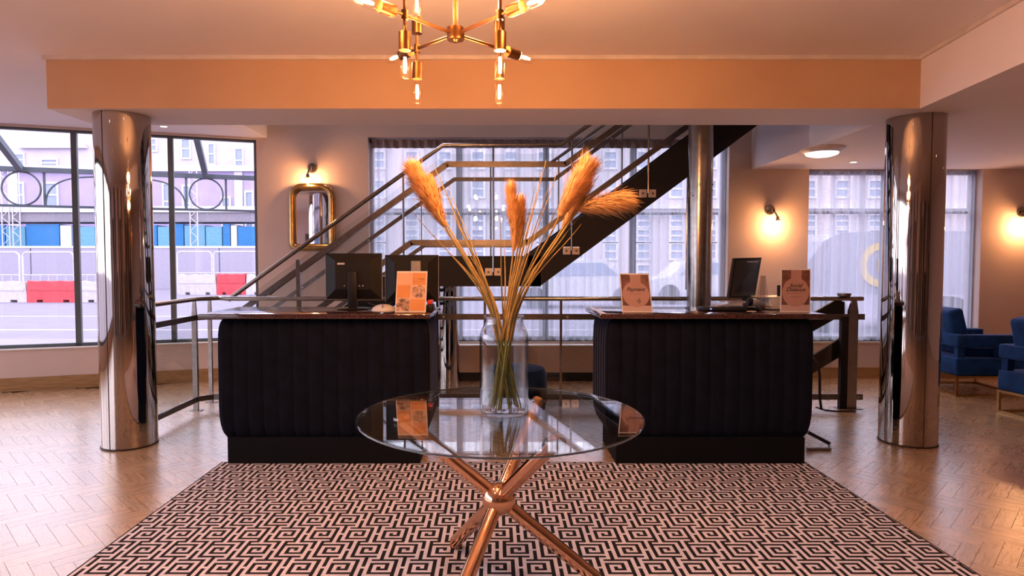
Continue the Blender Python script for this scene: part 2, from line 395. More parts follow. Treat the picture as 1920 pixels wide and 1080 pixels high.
struct(mb.build('wall_side_left', 'wall_paint', world_origin=True))
struct(MB().box((8.4, -3.5, 0), (8.6, YB, 3.0)).build('wall_right', 'wall_paint', world_origin=True))
struct(MB().box((LX, -3.7, 0), (8.6, -3.5, 3.0)).build('wall_front', 'wall_paint', world_origin=True))
for k_ in range(14):  # unseen wall panels, added to put dark upright stripes in the column reflections
    x_ = -6.6 + k_*1.06; h_ = (2.75, 2.2, 2.75, 1.2)[k_ % 4]
    if x_ < 7.3: struct(MB().box((x_, -3.5, .02), (x_ + (.86 if k_ % 3 else .55), -3.46, h_)).build('trim_%d' % (k_ + 3), 'walnut' if k_ % 2 else 'frame_grey', world_origin=True))
# --- ceilings
rx = lambda Y: 3.03 - (4.6 - Y) * .124
mb = MB()
mb.prism([(LX-.2, -3.7, ZC), (rx(-3.7), -3.7, ZC), (rx(4.6), 4.6, ZC), (LX-.2, 4.6, ZC)], (0, 0, .14))
mb.prism([(LX-.2, 4.6, ZC), (-2.70, 4.6, ZC), (-2.70, YB+.02, ZC), (-2.83, YB+.02, ZC), (CORN.x-.2, CORN.y-.066, ZC)], (0, 0, .14))
struct(mb.build('ceiling', 'ceiling_paint', world_origin=True))
struct(MB().prism([(3.03, 4.6, ZS), (3.03, YB+.02, ZS), (8.6, YB+.02, ZS), (8.6, -3.7, ZS), (rx(-3.7), -3.7, ZS)], (0, 0, .51)).build('ceiling_lowered', 'ceiling_paint', world_origin=True))
bmv = MB().box((-3.2, 4.6, ZS), (3.03, 5.15, 3.0))
beam = bmv.build('ceiling_beam', ['ceiling_paint', 'beam_paint'], world_origin=True); struct(beam)
for p in beam.data.polygons: p.material_index = 0 if p.normal.z < -.5 else 1
struct(MB().box((-3.22, 4.582, 2.832), (3.02, 4.6, ZC)).build('trim_1', 'trim_paint', world_origin=True))
struct(MB().bar((rx(4.6)-.01, 4.6, 2.846), (rx(-3.5)-.01, -3.5, 2.846), .02, .028).build('trim_2', 'trim_paint', world_origin=True))
# --- skirting
mb = MB().box((W1[1]-.1, YB-.02, 0), (8.4, YB, .13)); struct(mb.build('baseboard_back', 'oak_skirting', world_origin=True))
mb = MB(); wbox(mb, 0.0, WL_, -.02, 0, 0, .145); struct(mb.build('baseboard_left', 'oak_skirting', world_origin=True))
struct(MB().box((-2.8, YB-.02, 0), (W1[0]-.1, YB, .13)).build('baseboard_back_left', 'oak_skirting', world_origin=True))

# --- windows: window_1 slanted street window, window_2 behind the stairs, window_3 right
w1 = MB(); wbox(w1, .02, WL_-.15, .06, .12, SILL+.012, SILL + .05); wbox(w1, .02, WL_-.15, .06, .12, 2.815, 2.84); wbox(w1, .0, .03, .06, .12, SILL, 2.84)
w1o = struct(w1.build('window_1', 'frame_grey', world_origin=True))
mu = [WPX(144, 450, .09)[0], WPX(323.5, 450, .09)[0]]; mu.append(mu[0] + (mu[0] - mu[1]))
for u in mu:
    if u < WL_ - .2: wbox(MB(), u-.028, u+.028, .06, .12, SILL+.02, 2.82).build('mullion', 'frame_grey', w1o)
ed = [.03] + sorted(mu) + [WL_-.15]
for a, b in zip(ed[:-1], ed[1:]):
    if b - a > .1: wbox(MB(), a+.04, b-.04, .088, .094, SILL+.05, 2.815).build('pane', 'glass', w1o)
sl = MB(); wbox(sl, 0, WL_, -.02, .05, SILL, SILL+.012); sl.build('window_sill', 'trim_paint', w1o)
def flat_window(name, X0, X1, z0, z1, nm, trans):
    f = MB(); yy = YB + .14
    f.box((X0, yy-.03, z0), (X1, yy+.03, z0+.05)); f.box((X0, yy-.03, z1-.05), (X1, yy+.03, z1)); f.box((X0, yy-.03, z0), (X0+.05, yy+.03, z1)); f.box((X1-.05, yy-.03, z0), (X1, yy+.03, z1))
    o = struct(f.build(name, 'frame_pale', world_origin=True))
    es = [X0 + .05] + nm + [X1 - .05]
    for x in nm: MB().box((x-.035, yy-.03, z0+.05), (x+.035, yy+.03, z1-.05)).build('mullion', 'frame_grey', o)
    for a, b in zip(es[:-1], es[1:]):
        MB().box((a+.03, yy-.02, trans-.015), (b-.03, yy+.02, trans+.015)).build('transom', 'frame_grey', o)
        MB().box((a+.03, yy-.004, z0+.05), (b-.03, yy+.004, trans-.015)).build('pane', 'glass', o)
        MB().box((a+.03, yy-.004, trans+.015), (b-.03, yy+.004, z1-.05)).build('pane', 'glass', o)
    MB().box((X0-.01, YB-.02, z0-.02), (X1+.01, YB+.11, z0)).build('window_sill', 'trim_paint', o)
    return o
flat_window('window_2', W1[0], W1[1], SILL, 2.867, [PY(860, 400, YB).x, PY(1025, 400, YB).x, PY(1191, 400, YB).x], PY(900, 399, YB).z)
flat_window('window_3', W2[0], W2[1], SILL, ZS, [PY(1672, 400, YB).x], PY(1600, 397, YB).z)
f = MB()
for k in range(7): yy = -3.2 + k*1.53; f.box((LX-.12, yy-.03, .3), (LX-.06, yy+.03, 2.72))
f.box((LX-.12, -3.2, .3), (LX-.06, 6.0, .36)); f.box((LX-.12, -3.2, 2.66), (LX-.06, 6.0, 2.72))
struct(f.build('window_4', 'frame_grey', world_origin=True))
cW = WP(WL_/2, .2, 1.63); portal(cW.x, cW.y, 1.63, WL_, 2.4, (math.radians(90), 0, aw))
portal((W1[0]+W1[1])/2, YB+.25, 1.65, W1[1]-W1[0], 2.42, (math.radians(90), 0, 0))
portal((W2[0]+W2[1])/2, YB+.25, 1.46, W2[1]-W2[0], 2.05, (math.radians(90), 0, 0))
portal(LX-.15, 1.4, 1.5, 9.2, 2.4, (math.radians(90), 0, math.radians(90)))
# --- sheer curtains with real folds
def curtain(name, X0, X1, z0, z1, y, label, tape):
    rnd = random.Random(name); n = int((X1 - X0) / .011); xs = [X0 + (X1 - X0) * i / n for i in range(n + 1)]
    ph = 0; ys = []
    for i in range(n + 1):
        ph += .011 * 2 * math.pi / (.075 + .05 * rnd.random()); ys.append(y + math.sin(ph) * .022 + math.sin(ph * .37 + 1) * .012)
    rows = [z0, z0 + .25 * (z1 - z0), z0 + .6 * (z1 - z0), z1]; amp = [1.15, 1.05, .95, .75]
    vs = [(x, y + (yy - y) * a, z) for z, a in zip(rows, amp) for x, yy in zip(xs, ys)]
    fs = [(r*(n+1)+i, r*(n+1)+i+1, (r+1)*(n+1)+i+1, (r+1)*(n+1)+i) for r in range(3) for i in range(n)]
    t = thing(name, label, 'curtain', ((X0+X1)/2, y, z0)); MB().add(vs, fs).build('drape', 'sheer', t, smooth=True)
    if tape:
        vs = []; fs = []
        for z in (z1 - tape, z1): vs += [(x, y - .012 + (yy - y) * .5, z) for x, yy in zip(xs, ys)]
        fs = [(i, i+1, n+2+i, n+1+i) for i in range(n)]; MB().add(vs, fs).build('header_tape', 'header_tape', t, smooth=True)
    MB().tube([(X0, y, z1+.0), (X1, y, z1+.0)], .008, 8).build('curtain_rail', 'frame_pale', t)
curtain('sheer_curtain', W1[0]+.03, W1[1]-.03, SILL+.004, 2.845, YB+.055, 'wide white sheer curtain with gathered grey header behind the stairs', .10)
curtain('sheer_curtain', W2[0]+.02, W2[1]-.04, SILL+.004, ZS-.012, YB+.055, 'narrow white sheer curtain in window beside blue armchairs', 0)

# ================================================================== outdoors
GZ = -.02
struct(MB().box((-90, 8.2, -.3), (90, 90, GZ)).build('street', 'road', world_origin=True))
struct(MB().box((-90, 8.0, -.3), (90, 11.5, GZ+.02)).build('pavement', 'pavement', world_origin=True))
struct(MB().box((-90, -40, -.3), (LX-.25, 6.0, GZ)).build('forecourt', 'pavement', world_origin=True))
struct(MB().box((LX-.25, -40, -.3), (60, -3.75, GZ)).build('forecourt_front', 'pavement', world_origin=True))
struct(MB().prism([(-90, 6.0, -.3), (LX-.3, 6.0, -.3), (-2.9, 8.0, -.3), (-2.9, 8.2, -.3), (-90, 8.2, -.3)], (0, 0, .28)).build('pavement_left', 'pavement', world_origin=True))
for i, (ya, yb) in enumerate([(13.0, 13.25), (16.2, 16.45)]):
    struct(MB().box((-60, ya, GZ), (40, yb, GZ+.006)).build('road_marking', 'road_line', world_origin=True))
# iron canopy rail outside the slanted window
OC = 1.5
can = thing('iron_canopy_rail', 'blue-grey iron canopy rail with hoops outside the slanted street window', 'railing', WP(2, OC, 0))
zt = WPX(0, 316, OC)[1]; zb = WPX(0, 385, OC)[1]; hd = (zt - zb)
MB().bar(WP(-.6, OC, zt), WP(6, OC, zt), .06, .06).build('top_beam', 'iron', can)
MB().bar(WP(-.6, OC, zb), WP(6, OC, zb), .03, .03).build('bottom_bar', 'iron', can)
cu = [WPX(387, 365, OC)[0], WPX(40, 350, OC)[0]]; per = cu[1] - cu[0]; cr = hd/2 - .02
for i in range(3):
    c = cu[0] + per * i - 0
    MB().tube([WP(c + cr*math.cos(a*math.pi/24), OC, (zt+zb)/2 - .01 + cr*math.sin(a*math.pi/24)) for a in range(49)], .012, 6, caps=False).build('hoop', 'iron', can)
    for s in (-1, 1): MB().bar(WP(c + s*(cr+.04), OC, zb), WP(c + s*(cr+.04), OC, zt), .022, .022, up=(0, 1, 0)).build('upright', 'iron', can)
    a0 = c + cr + .05; a1 = c + per - cr - .05
    if i < 2:
        am = (a0+a1)/2; ax = (a1-a0)/2; pts = []
        for k in range(33):
            t = math.pi * k / 32; cc, ss = math.cos(t), math.sin(t)
            pts.append(WP(am + ax * math.copysign(abs(cc)**.55, cc), OC, zb + (hd - .06) * abs(ss)**.8))
        MB().tube(pts, .012, 6).build('arch', 'iron', can)
    MB().bar(WP(c, OC, zt), WP(c, .32, 3.02), .07, .07).build('strut', 'iron', can)
for u in (-.55, 5.9): MB().bar(WP(u, OC, GZ), WP(u, OC, zt), .06, .06, up=(0, 1, 0)).build('post', 'iron', can)
# water-filled barriers
def barrier(x0, x1, yt, yb, Y, m, label):
    p = PY(x0, yb, Y); q = PY(x1, yt, Y); X0, X1 = p.x, q.x; z0, h = GZ, q.z - GZ; w = X1 - X0
    n = 14; prof = []
    top = [(X0 + w*(.03 + .94*i/n), z0 + h*(1 - .05*abs(math.sin(i*math.pi*3/n)))) for i in range(n+1)]
    bot = []
    for a, b in ((.72, .84), (.2, .32)):
        bot += [(X0 + w*b, z0), (X0 + w*b, z0+h*.12), (X0 + w*a, z0+h*.12), (X0 + w*a, z0)]
    poly = [(X0, z0)] + [(X0 - .0*w, z0 + h*.35)] + top + [(X1, z0 + h*.35), (X1, z0)] + bot
    t = thing('road_barrier', label, 'barrier', ((X0+X1)/2, Y+.2, z0), group='plastic road barriers')
    MB().prism([(x, Y, z) for x, z in poly], (0, .4, 0)).build('shell', m, t)
    MB().box((X0+w*.04, Y-.02, z0+h*.55), (X1-w*.04, Y, z0+h*.66)).build('ridge', m, t)
barrier(-60, 49, 527, 560, 22, 'barrier_white', 'white plastic road barrier left of the nearer red barrier')
barrier(50, 144, 526, 562, 22, 'barrier_red', 'nearer red plastic road barrier beyond the left window')
barrier(146, 240, 527, 560, 22, 'barrier_white', 'white plastic road barrier partly behind the left chrome column')
barrier(333, 405, 514, 546, 27, 'barrier_white', 'white plastic road barrier left of the farther red barrier')
barrier(406, 460, 513, 543, 27, 'barrier_red', 'farther red plastic road barrier beyond the left window')
barrier(461, 540, 514, 543, 27, 'barrier_white', 'white plastic road barrier right of the farther red barrier')
def fence(x0, x1, yt, yb, Y, label):
    a = PY(x0, yt, Y); b = PY(x1, yt, Y); z1 = a.z; z0 = GZ; r = .18
    t = thing('site_fence', label, 'fence', ((a.x+b.x)/2, Y, z0), group='white site fence panels')
    pts = [(a.x, Y, z0), (a.x, Y, z1-r)] + [(a.x + r - r*math.cos(k*math.pi/12), Y, z1 - r + r*math.sin(k*math.pi/12)) for k in range(1, 7)]
    pts += [(b.x - r + r*math.sin(k*math.pi/12), Y, z1 - r + r*math.cos(k*math.pi/12)) for k in range(0, 7)] + [(b.x, Y, z0)]
    MB().tube(pts, .035, 8).build('frame', 'fence_white', t)
    zz = z0 + .9; MB().tube([(a.x, Y, zz), (b.x, Y, zz)], .02, 6).build('rail', 'fence_white', t)
    for k in range(1, 6):
        x = a.x + (b.x-a.x)*k/6; MB().tube([(x, Y, z0), (x, Y, zz)], .012, 5).build('wire', 'fence_white', t)
fence(-62, 36, 473, 560, 24.5, 'white tubular site fence panel at the left picture edge')
fence(42, 138, 473, 560, 24.5, 'white tubular site fence panel behind nearer red barrier')
fence(146, 240, 473, 560, 24.5, 'white tubular site fence panel behind the left chrome column')
fence(332, 397, 472, 540, 29, 'white tubular site fence panel left of the farther red barrier')
fence(400, 484, 472, 540, 29, 'white tubular site fence panel beside the slanted window corner')
# hoarding
YH = 33.0
hz = PY(200, 463, YH).z
ho = thing('grey_hoarding', 'long pale grey site hoarding behind the white fences', 'hoarding', (-25, YH, GZ))
for i in range(16):
    x = -46 + i*2.44; MB().box((x+.03, YH, GZ), (x+2.41, YH+.1, hz)).build('panel', 'hoard_grey', ho)
MB().box((-46, YH-.03, hz-.06), (-7, YH+.13, hz+.05)).build('cap_rail', 'ext_trim', ho)
YS = 35.0
b0, b1 = PY(0, 459, YS).z, PY(0, 420, YS).z
cb = thing('blue_hoarding', 'taller row of blue and cyan panels behind the grey hoarding', 'hoarding', (-25, YS, GZ))
for k_, (xa, xb, m) in enumerate([(-260, -60, 'hoard_blue'), (-60, 10, 'hoard_blue'), (10, 48, 'hoard_cyan'), (48, 112, 'hoard_blue'), (112, 135, 'ext_trim'), (135, 200, 'hoard_cyan'), (200, 262, 'hoard_blue'), (262, 295, 'hoard_blue'),
        (295, 318, 'hoard_cyan'), (318, 345, 'hoard_blue'), (345, 385, 'hoard_cyan'), (385, 417, 'hoard_cyan'), (417, 432, 'hoard_blue'), (432, 445, 'ext_trim'), (445, 560, 'hoard_blue')]):
    MB().box((PY(xa, 440, YS).x+.03, YS, GZ), (PY(xb, 440, YS).x-.03, YS+1.6, b1 - .07*(k_ % 3))).build('panel', m, cb)
MB().box((-48, YS-.15, b1+.1), (-9.5, YS+1.6, b1+.62)).build('dark_band', 'ext_dark', cb)
MB().box((-48, YS-.25, b1+.62), (-9.5, YS+1.7, b1+.95)).build('gantry_beam', 'ext_trim', cb)
for x, lab_ in ((PY(18, 400, YS).x, 'leftmost white lattice scaffold tower beyond the slanted window'), (PY(38, 400, YS).x, 'second white lattice scaffold tower from the left picture edge'), (PY(368, 400, YS).x, 'white lattice scaffold tower seen through the right iron hoop')):
    mt = MB()
    for s in (-.2, .2): mt.tube([(x+s, YS-.3, GZ), (x+s, YS-.3, b1+3.2)], .03, 6)
    for k in range(18): z = k*.38; mt.tube([(x-.2*(-1)**k, YS-.3, z), (x+.2*(-1)**k, YS-.3, z+.38)], .018, 5)
    tag(mt.build('scaffold_tower', 'fence_white'), lab_, 'scaffold', 'scaffold towers')
# buildings
def win(parent, a, b, Y, mf='ext_trim', mp='ext_pane', bars=True):
    f = MB(); w = .12
    f.box((a.x-w, Y-.08, b.z-w), (b.x+w, Y+.05, b.z)); f.box((a.x-w, Y-.08, a.z), (b.x+w, Y+.05, a.z+w)); f.box((a.x-w, Y-.08, b.z), (a.x, Y+.05, a.z)); f.box((b.x, Y-.08, b.z), (b.x+w, Y+.05, a.z))
    if bars: zc = (a.z+b.z)/2; f.box((a.x, Y-.06, zc-.05), (b.x, Y+.02, zc+.05))
    o = f.build('window', mf, parent); MB().box((a.x, Y-.02, b.z), (b.x, Y+.02, a.z)).build('pane', mp, o)
YF = 40.
lil = thing('lilac_terrace', 'lilac rendered terrace with sash windows across the street', 'building', (-28, YF, GZ))
zl = PY(300, 322, YF).z
MB().box((-60, YF, GZ), (-9.5, YF+4, zl)).build('wall', 'facade_lilac', lil)
for i in range(5):
    x = -44 + i*7; MB().box((x-.25, YF-.12, GZ), (x+.25, YF, zl)).build('pilaster', 'ext_dark' if i % 2 else 'ext_trim', lil)
for (x0, x1, y0, y1) in [(84, 108, 345, 386), (308, 318, 346, 410), (418, 431, 372, 424), (462, 474, 361, 428), (20, 44, 345, 386), (345, 356, 350, 412), (268, 280, 350, 410)]:
    win(lil, PY(x0, y0, YF), PY(x1, y1, YF), YF)
MB().box((-60, YF-.3, zl), (-9.5, YF, zl+.35)).build('cornice', 'ext_trim', lil)
YG = 46.
wb = thing('white_block', 'tall white rendered block rising behind the lilac terrace', 'building', (-30, YG, GZ))
MB().box((-75, YG, GZ), (-11, YG+6, 15.0)).build('wall', 'facade_white', wb)
for (x0, x1, y0, y1) in [(279, 293, 262, 282), (342, 356, 262, 296), (392, 402, 271, 307), (442, 455, 280, 322), (80, 107, 300, 312), (20, 45, 290, 310)]:
    win(wb, PY(x0, y0, YG), PY(x1, y1, YG), YG)
g0, g1 = PY(40, 272, YG), PY(165, 290, YG); MB().box((g0.x, YG-.3, g0.z-.25), (g1.x, YG, g0.z+.05)).build('ledge', 'ext_trim', wb)
YP = 34.
pb = thing('pale_stone_block', 'pale stone office block with paned windows seen through the sheer curtains', 'building', (14, YP, GZ))
MB().box((-6.5, YP, GZ), (48, YP+5, PY(1230, 190, YP).z)).build('wall', 'facade_stone', pb)
for r, (y0, y1) in enumerate([(404, 424), (432, 452), (458, 484), (498, 522), (340, 368), (286, 314), (232, 260)]):
    for k in range(16):
        x0 = 700 + k*62 
        a, b = PY(x0, y0, YP), PY(x0 + 20, y1, YP); win(pb, a, b, YP)
MB().box((-6.5, YP-.3, PY(1230, 392, YP).z), (48, YP, PY(1230, 384, YP).z)).build('cornice', 'ext_trim', pb)
# van with yellow ring outside window_3
YV = 12.6
van = thing('grey_van', 'grey van with yellow ring emblem outside the right window', 'van', (PY(1640, 500, YV).x, YV, GZ))
pts = [(1500, 552), (1505, 505), (1522, 482), (1545, 452), (1575, 437), (1640, 433), (1850, 433), (1850, 552)]
MB().prism([PY(x, y, YV) for x, y in pts], (0, 1.9, 0)).build('body', 'van_grey', van)
ec = PY(1652, 497, YV)
MB().lathe([(.30, 0), (.44, 0), (.44, .02), (.30, .02), (.30, 0)], (ec.x, YV-.005, ec.z), 40, axis=(0, -1, 0), caps=False).build('emblem', 'sign_yellow', van, label='yellow ring emblem')
MB().box((ec.x-.07, YV-.025, ec.z-.12), (ec.x+.03, YV-.003, ec.z+.1)).build('emblem', 'sign_yellow', van)
for x in (1560, 1790):
    c = PY(x, 552, YV); MB().lathe([(.36, 0), (.36, .25)], (c.x, YV+.02, .34), 24, axis=(0, 1, 0)).build('wheel', 'tyre', van)
def car(xc, Y, col, label):
    X = PY(xc, 520, Y).x; t = thing('parked_car', label, 'car', (X, Y, GZ), group='parked cars')
    body = [(-2.1, .35), (-2.1, .75), (-1.3, .9), (-.7, 1.42), (.8, 1.45), (1.5, .95), (2.1, .85), (2.15, .35)]
    MB().prism([(X+a, Y, b) for a, b in body], (0, 1.7, 0)).build('body', col, t)
    MB().prism([(X-.98, Y-.01, .95), (X-.62, Y-.01, 1.34), (X+.72, Y-.01, 1.36), (X+1.2, Y-.01, .98)], (0, .03, 0)).build('side_window', 'ext_pane', t)
    for a in (-1.3, 1.35): MB().lathe([(.33, 0), (.33, .2)], (X+a, Y-.02, .33+GZ), 20, axis=(0, 1, 0)).build('wheel', 'tyre', t)
car(1085, 19, 'car_white', 'white parked car behind the payment sign window'); car(1330, 21, 'car_white', 'white parked car behind the slim steel column')
# ================================================================== large objects
# --- rug with woven key pattern
TILE = ['1111111010', '0000001010', '1111101010', '1000101010', '1010101000', '1011101010', '1000001010', '1111111010', '0000001010']
TILE = [[int(c) for c in r] for r in TILE]
TILE[0][8] = 1
TILE.append([1, 1, 1, 0, 1, 1, 1, 0, 1, 1])
for r in range(10, 19): TILE.append([TILE[18 - r][(10 - c) % 10] for c in range(10)])
TILE.append([0, 0, 1, 0, 0, 0, 0, 0, 1, 0])
def rug():
    ux, uy = .018, .01785; x0c = -.577; y0c = 3.271 + uy / 2; z = .009; mb = MB(); X0, X1, Y0, Y1 = RUG; bd = .010
    mb.box((X0, Y0, 0.001), (X1, Y1, z - .0008), 1)
    i0 = math.floor((X0 + bd - x0c) / ux); i1 = math.ceil((X1 - bd - x0c) / ux)
    j0 = math.floor((y0c - (Y1 - bd)) / uy); j1 = math.ceil((y0c - (Y0 + bd)) / uy)
    vs = []; fs = []
    for j in range(j0, j1):
        ya = min(y0c - j * uy, Y1 - bd); yb = max(y0c - (j + 1) * uy, Y0 + bd)
        if ya - yb < .002: continue
        row = TILE[j % 20]; i = i0
        while i < i1:
            v = row[i % 10]; k = i
            while k < i1 and row[k % 10] == v: k += 1
            if not v:
                xa = max(x0c + i * ux, X0 + bd); xb = min(x0c + k * ux, X1 - bd)
                if xb > xa: b = len(vs); vs += [(xa, yb, z), (xb, yb, z), (xb, ya, z), (xa, ya, z)]; fs.append((b, b+1, b+2, b+3))
            i = k
    mb.add(vs, fs, 0)
    tag(mb.build('rug', ['rug_light', 'rug_dark'], None), 'black and cream greek key patterned rug under the glass table', 'rug')
rug()
# --- mirror-polished columns
def column(cx_, cy_, r, label, seams):
    t = thing('chrome_column', label, 'column', (cx_, cy_, 0), group='polished structural columns')
    MB().lathe([(r, .004), (r, ZS)], (cx_, cy_, 0), 72).build('shaft', 'column_chrome', t, smooth=True)
    MB().lathe([(r+.004, .001), (r+.004, .012)], (cx_, cy_, 0), 72).build('base_ring', 'seam', t)
    for a in seams:
        x, y = cx_ + (r+.0006)*math.cos(a), cy_ + (r+.0006)*math.sin(a)
        MB().bar((x, y, .012), (x, y, ZS), .004, .004, up=(-math.sin(a), math.cos(a), 0)).build('seam', 'seam', t)
lc = PZ(224.5, 846, 0); column(lc.x - .03, 4.835, .193, 'left polished chrome column between street window and black counter', [-1.78, 1.5])
rc = PZ(1707, 840, 0); column(rc.x + .09, 4.905, .199, 'right polished chrome column in front of blue armchairs', [-1.62, 1.5])
cs = PY(1310.5, 540, 5.83)
t = thing('steel_column', 'slim brushed steel column in front of the rising stair flight', 'column', (cs.x, 5.83, 0))
MB().lathe([(.109, .002), (.109, 5.5)], (cs.x, 5.83, 0), 40).build('shaft', 'steel', t, smooth=True)
zc_ = PY(1310, 362, 5.83).z
MB().lathe([(.1115, zc_), (.1115, zc_+.03)], (cs.x, 5.83, 0), 40).build('joint_collar', 'steel', t, smooth=True)
for k, a in enumerate((-2.5, -1.9, -1.2, -.6)):
    MB().lathe([(.007, 0), (.007, .006)], (cs.x + .109*math.cos(a), 5.83 + .109*math.sin(a), zc_ + (.07 if k % 2 else -.03)), 10, axis=(math.cos(a), math.sin(a), 0)).build('bolt', 'bolt', t)
# --- upholstered counters
def off(z):
    pr = [(.17, -.075), (.185, -.055), (.215, -.03), (.26, -.012), (.34, -.002), (.45, 0), (.85, 0), (.93, -.004), (.975, -.014), (1.0, -.03), (1.012, -.05)]
    for (a, b), (c, d) in zip(pr[:-1], pr[1:]):
        if a <= z <= c: return b + (d - b) * (z - a) / (c - a)
    return pr[-1][1]
ZST = [.17, .18, .195, .215, .24, .28, .34, .45, .62, .80, .90, .95, .98, 1.0, 1.012]
def counter(name, X0, X1, Yf, dep, px0, px1, tx0, tx1, nf, ns, label):
    Yb = Yf + dep; xc = (X0+X1)/2; hw = (X1-X0)/2; yc = (Yf+Yb)/2; hd_ = dep/2
    t = thing(name, label, 'counter', (xc, yc, 0), group='reception counters')
    MB().box((px0, Yf+.02, .010), (px1, Yb-.05, .19)).build('plinth', 'plinth_black', t)
    vs = []; fs = []
    for z in ZST: o = off(z) - .02; vs += [(X0-o, Yf-o, z), (X1+o, Yf-o, z), (X1+o, Yb+o, z), (X0-o, Yb+o, z)]
    for i in range(len(ZST)-1):
        for k in range(4): fs.append((i*4+k, i*4+(k+1)%4, i*4+4+(k+1)%4, i*4+4+k))
    fs += [(3, 2, 1, 0), tuple((len(ZST)-1)*4+k for k in range(4))]
    MB().add(vs, fs).build('body', 'velvet_dark', t)
    rc_ = .045   # corner radius
    def outline(s):   # perimeter coordinate -> point, normal on unit plan (front + two sides)
        segs = [('L', dep - rc_), ('cl', math.pi/2*rc_), ('F', 2*hw - 2*rc_), ('cr', math.pi/2*rc_), ('R', dep - rc_)]
        for k, l in segs:
            if s <= l or k == 'R':
                if k == 'L': return Vector((X0, Yb - s, 0)), Vector((-1, 0, 0))
                if k == 'F': return Vector((X0 + rc_ + s, Yf, 0)), Vector((0, -1, 0))
                if k == 'R': return Vector((X1, Yf + rc_ + s, 0)), Vector((1, 0, 0))
                a = s / rc_
                if k == 'cl': n = Vector((-math.cos(a), -math.sin(a), 0)); return Vector((X0+rc_, Yf+rc_, 0)) + n*rc_, n
                n = Vector((math.sin(a), -math.cos(a), 0)); return Vector((X1-rc_, Yf+rc_, 0)) + n*rc_, n
            s -= l
    S1 = dep - rc_ + math.pi/4*rc_; S2 = S1 + math.pi/2*rc_ + 2*hw - 2*rc_; S3 = S2 + S1
    def chan(sa, sb):
        K = 8; vs = []; fs = []
        for z in ZST:
            o = off(z)
            for k in range(K+1):
                tt = k/K; s = sa + (sb-sa)*tt; p, n = outline(s); bl = .011 * (max(0, math.sin(math.pi*tt))**.45) - .011
                q = p + n * (o + bl); vs.append((q.x, q.y, z))
        for i in range(len(ZST)-1):
            for k in range(K): fs.append((i*(K+1)+k, i*(K+1)+k+1, (i+1)*(K+1)+k+1, (i+1)*(K+1)+k))
        MB().add(vs, fs).build('padded_channel', 'velvet_dark', t, smooth=True)
    for i in range(ns): chan(S1*i/ns, S1*(i+1)/ns)
    for i in range(nf): chan(S1+(S2-S1)*i/nf, S1+(S2-S1)*(i+1)/nf)
    for i in range(ns): chan(S2+(S3-S2)*i/ns, S2+(S3-S2)*(i+1)/ns)
    MB().rbox((tx0, Yf-.045, 1.012), (tx1, Yb+.02, 1.047), .008, 2).build('granite_top', 'granite', t, smooth=True)
    return t
CT = 1.047
counter('reception_counter', -1.905, -.446, 4.31, .62, -1.84, -.52, -2.0, -.44, 14, 6, 'black channelled velvet counter with two monitors left of the vase')
counter('reception_counter', .752, 2.18, 4.31, .62, .83, 2.125, .70, 2.225, 14, 6, 'black channelled velvet counter with payment sign right of the vase')

# --- staircase
YN, YFR = 6.2, 7.33
st = thing('staircase', 'open black steel staircase with steel rails rising behind the counters', 'staircase', (0, 6.8, 0))
def pn(x, y, Y=YN+.05): return PY(x, y, Y)
land_t, land_b = pn(900, 480).z, pn(900, 537).z
lx0, lx1 = pn(775, 500).x, pn(995, 480).x
MB().box((lx0, YN+.05, land_b), (lx1+.1, YFR+.05, land_t)).build('landing', 'black_steel', st)
# upper flight stringers
up = [pn(992, 478), pn(1288, 259), pn(1500, 102), pn(1560, 132), pn(1424, 232), pn(1286, 334.6), pn(1062, 500), pn(1012, 537), pn(985, 537)]
MB().prism(up, (0, .06, 0)).build('stringer', 'black_steel', st)
MB().prism([p + Vector((0, YFR - YN - .06, 0)) for p in up], (0, .06, 0)).build('stringer', 'black_steel', st)
sl = (up[1].z - up[0].z) / (up[1].x - up[0].x)
for k in range(11):
    x = up[0].x + .05 + k*.25; z = up[0].z + sl*(x - up[0].x) - .12
    MB().box((x, YN+.11, z), (x+.27, YFR, z+.035)).build('tread', 'black_steel', st)
# lower flight (hidden mostly by the counter)
f0 = Vector((pn(440, 700).x - .05, 0, .0)); sl2 = (land_t - .0) / (lx0 - f0.x)
for Y in (YN+.05, YFR-.01):
    MB().prism([(f0.x, Y, .02), (f0.x+.3, Y, .02), (lx0+.02, Y, land_b+.02), (lx0+.02, Y, land_t), (f0.x, Y, .16)], (0, .06, 0)).build('stringer', 'black_steel', st)
for k in range(8):
    x = f0.x + .12 + k*(lx0-f0.x-.1)/8; z = sl2*(x + .2 - f0.x) - .07
    MB().box((x, YN+.11, z), (x+.26, YFR-.01, z+.035)).build('tread', 'black_steel', st)
def shift(p, Y): return Vector((p.x, Y, p.z))
def flat(pts, name, h, Y, m='steel_flat', th=.012):
    P = [shift(p, Y) for p in pts]; mb = MB()
    for a, b in zip(P[:-1], P[1:]):
        d = (b-a).normalized(); mb.bar(a - d*.005, b + d*.005, th, h)
    return mb.build(name, m, st)
hand = [PY(440, 553, YN), PY(831, 272, YN), PY(1051, 272, YN), PY(1110, 230, YN), PY(1300, 95, YN)]
barA = [PY(418, 607, YN), PY(838, 308, YN), PY(1060, 308, YN), PY(1290, 142, YN)]
barB = [PY(540, 620, YN), PY(771, 455, YN), PY(988, 455, YN), PY(1290, 236, YN), PY(1420, 142, YN)]
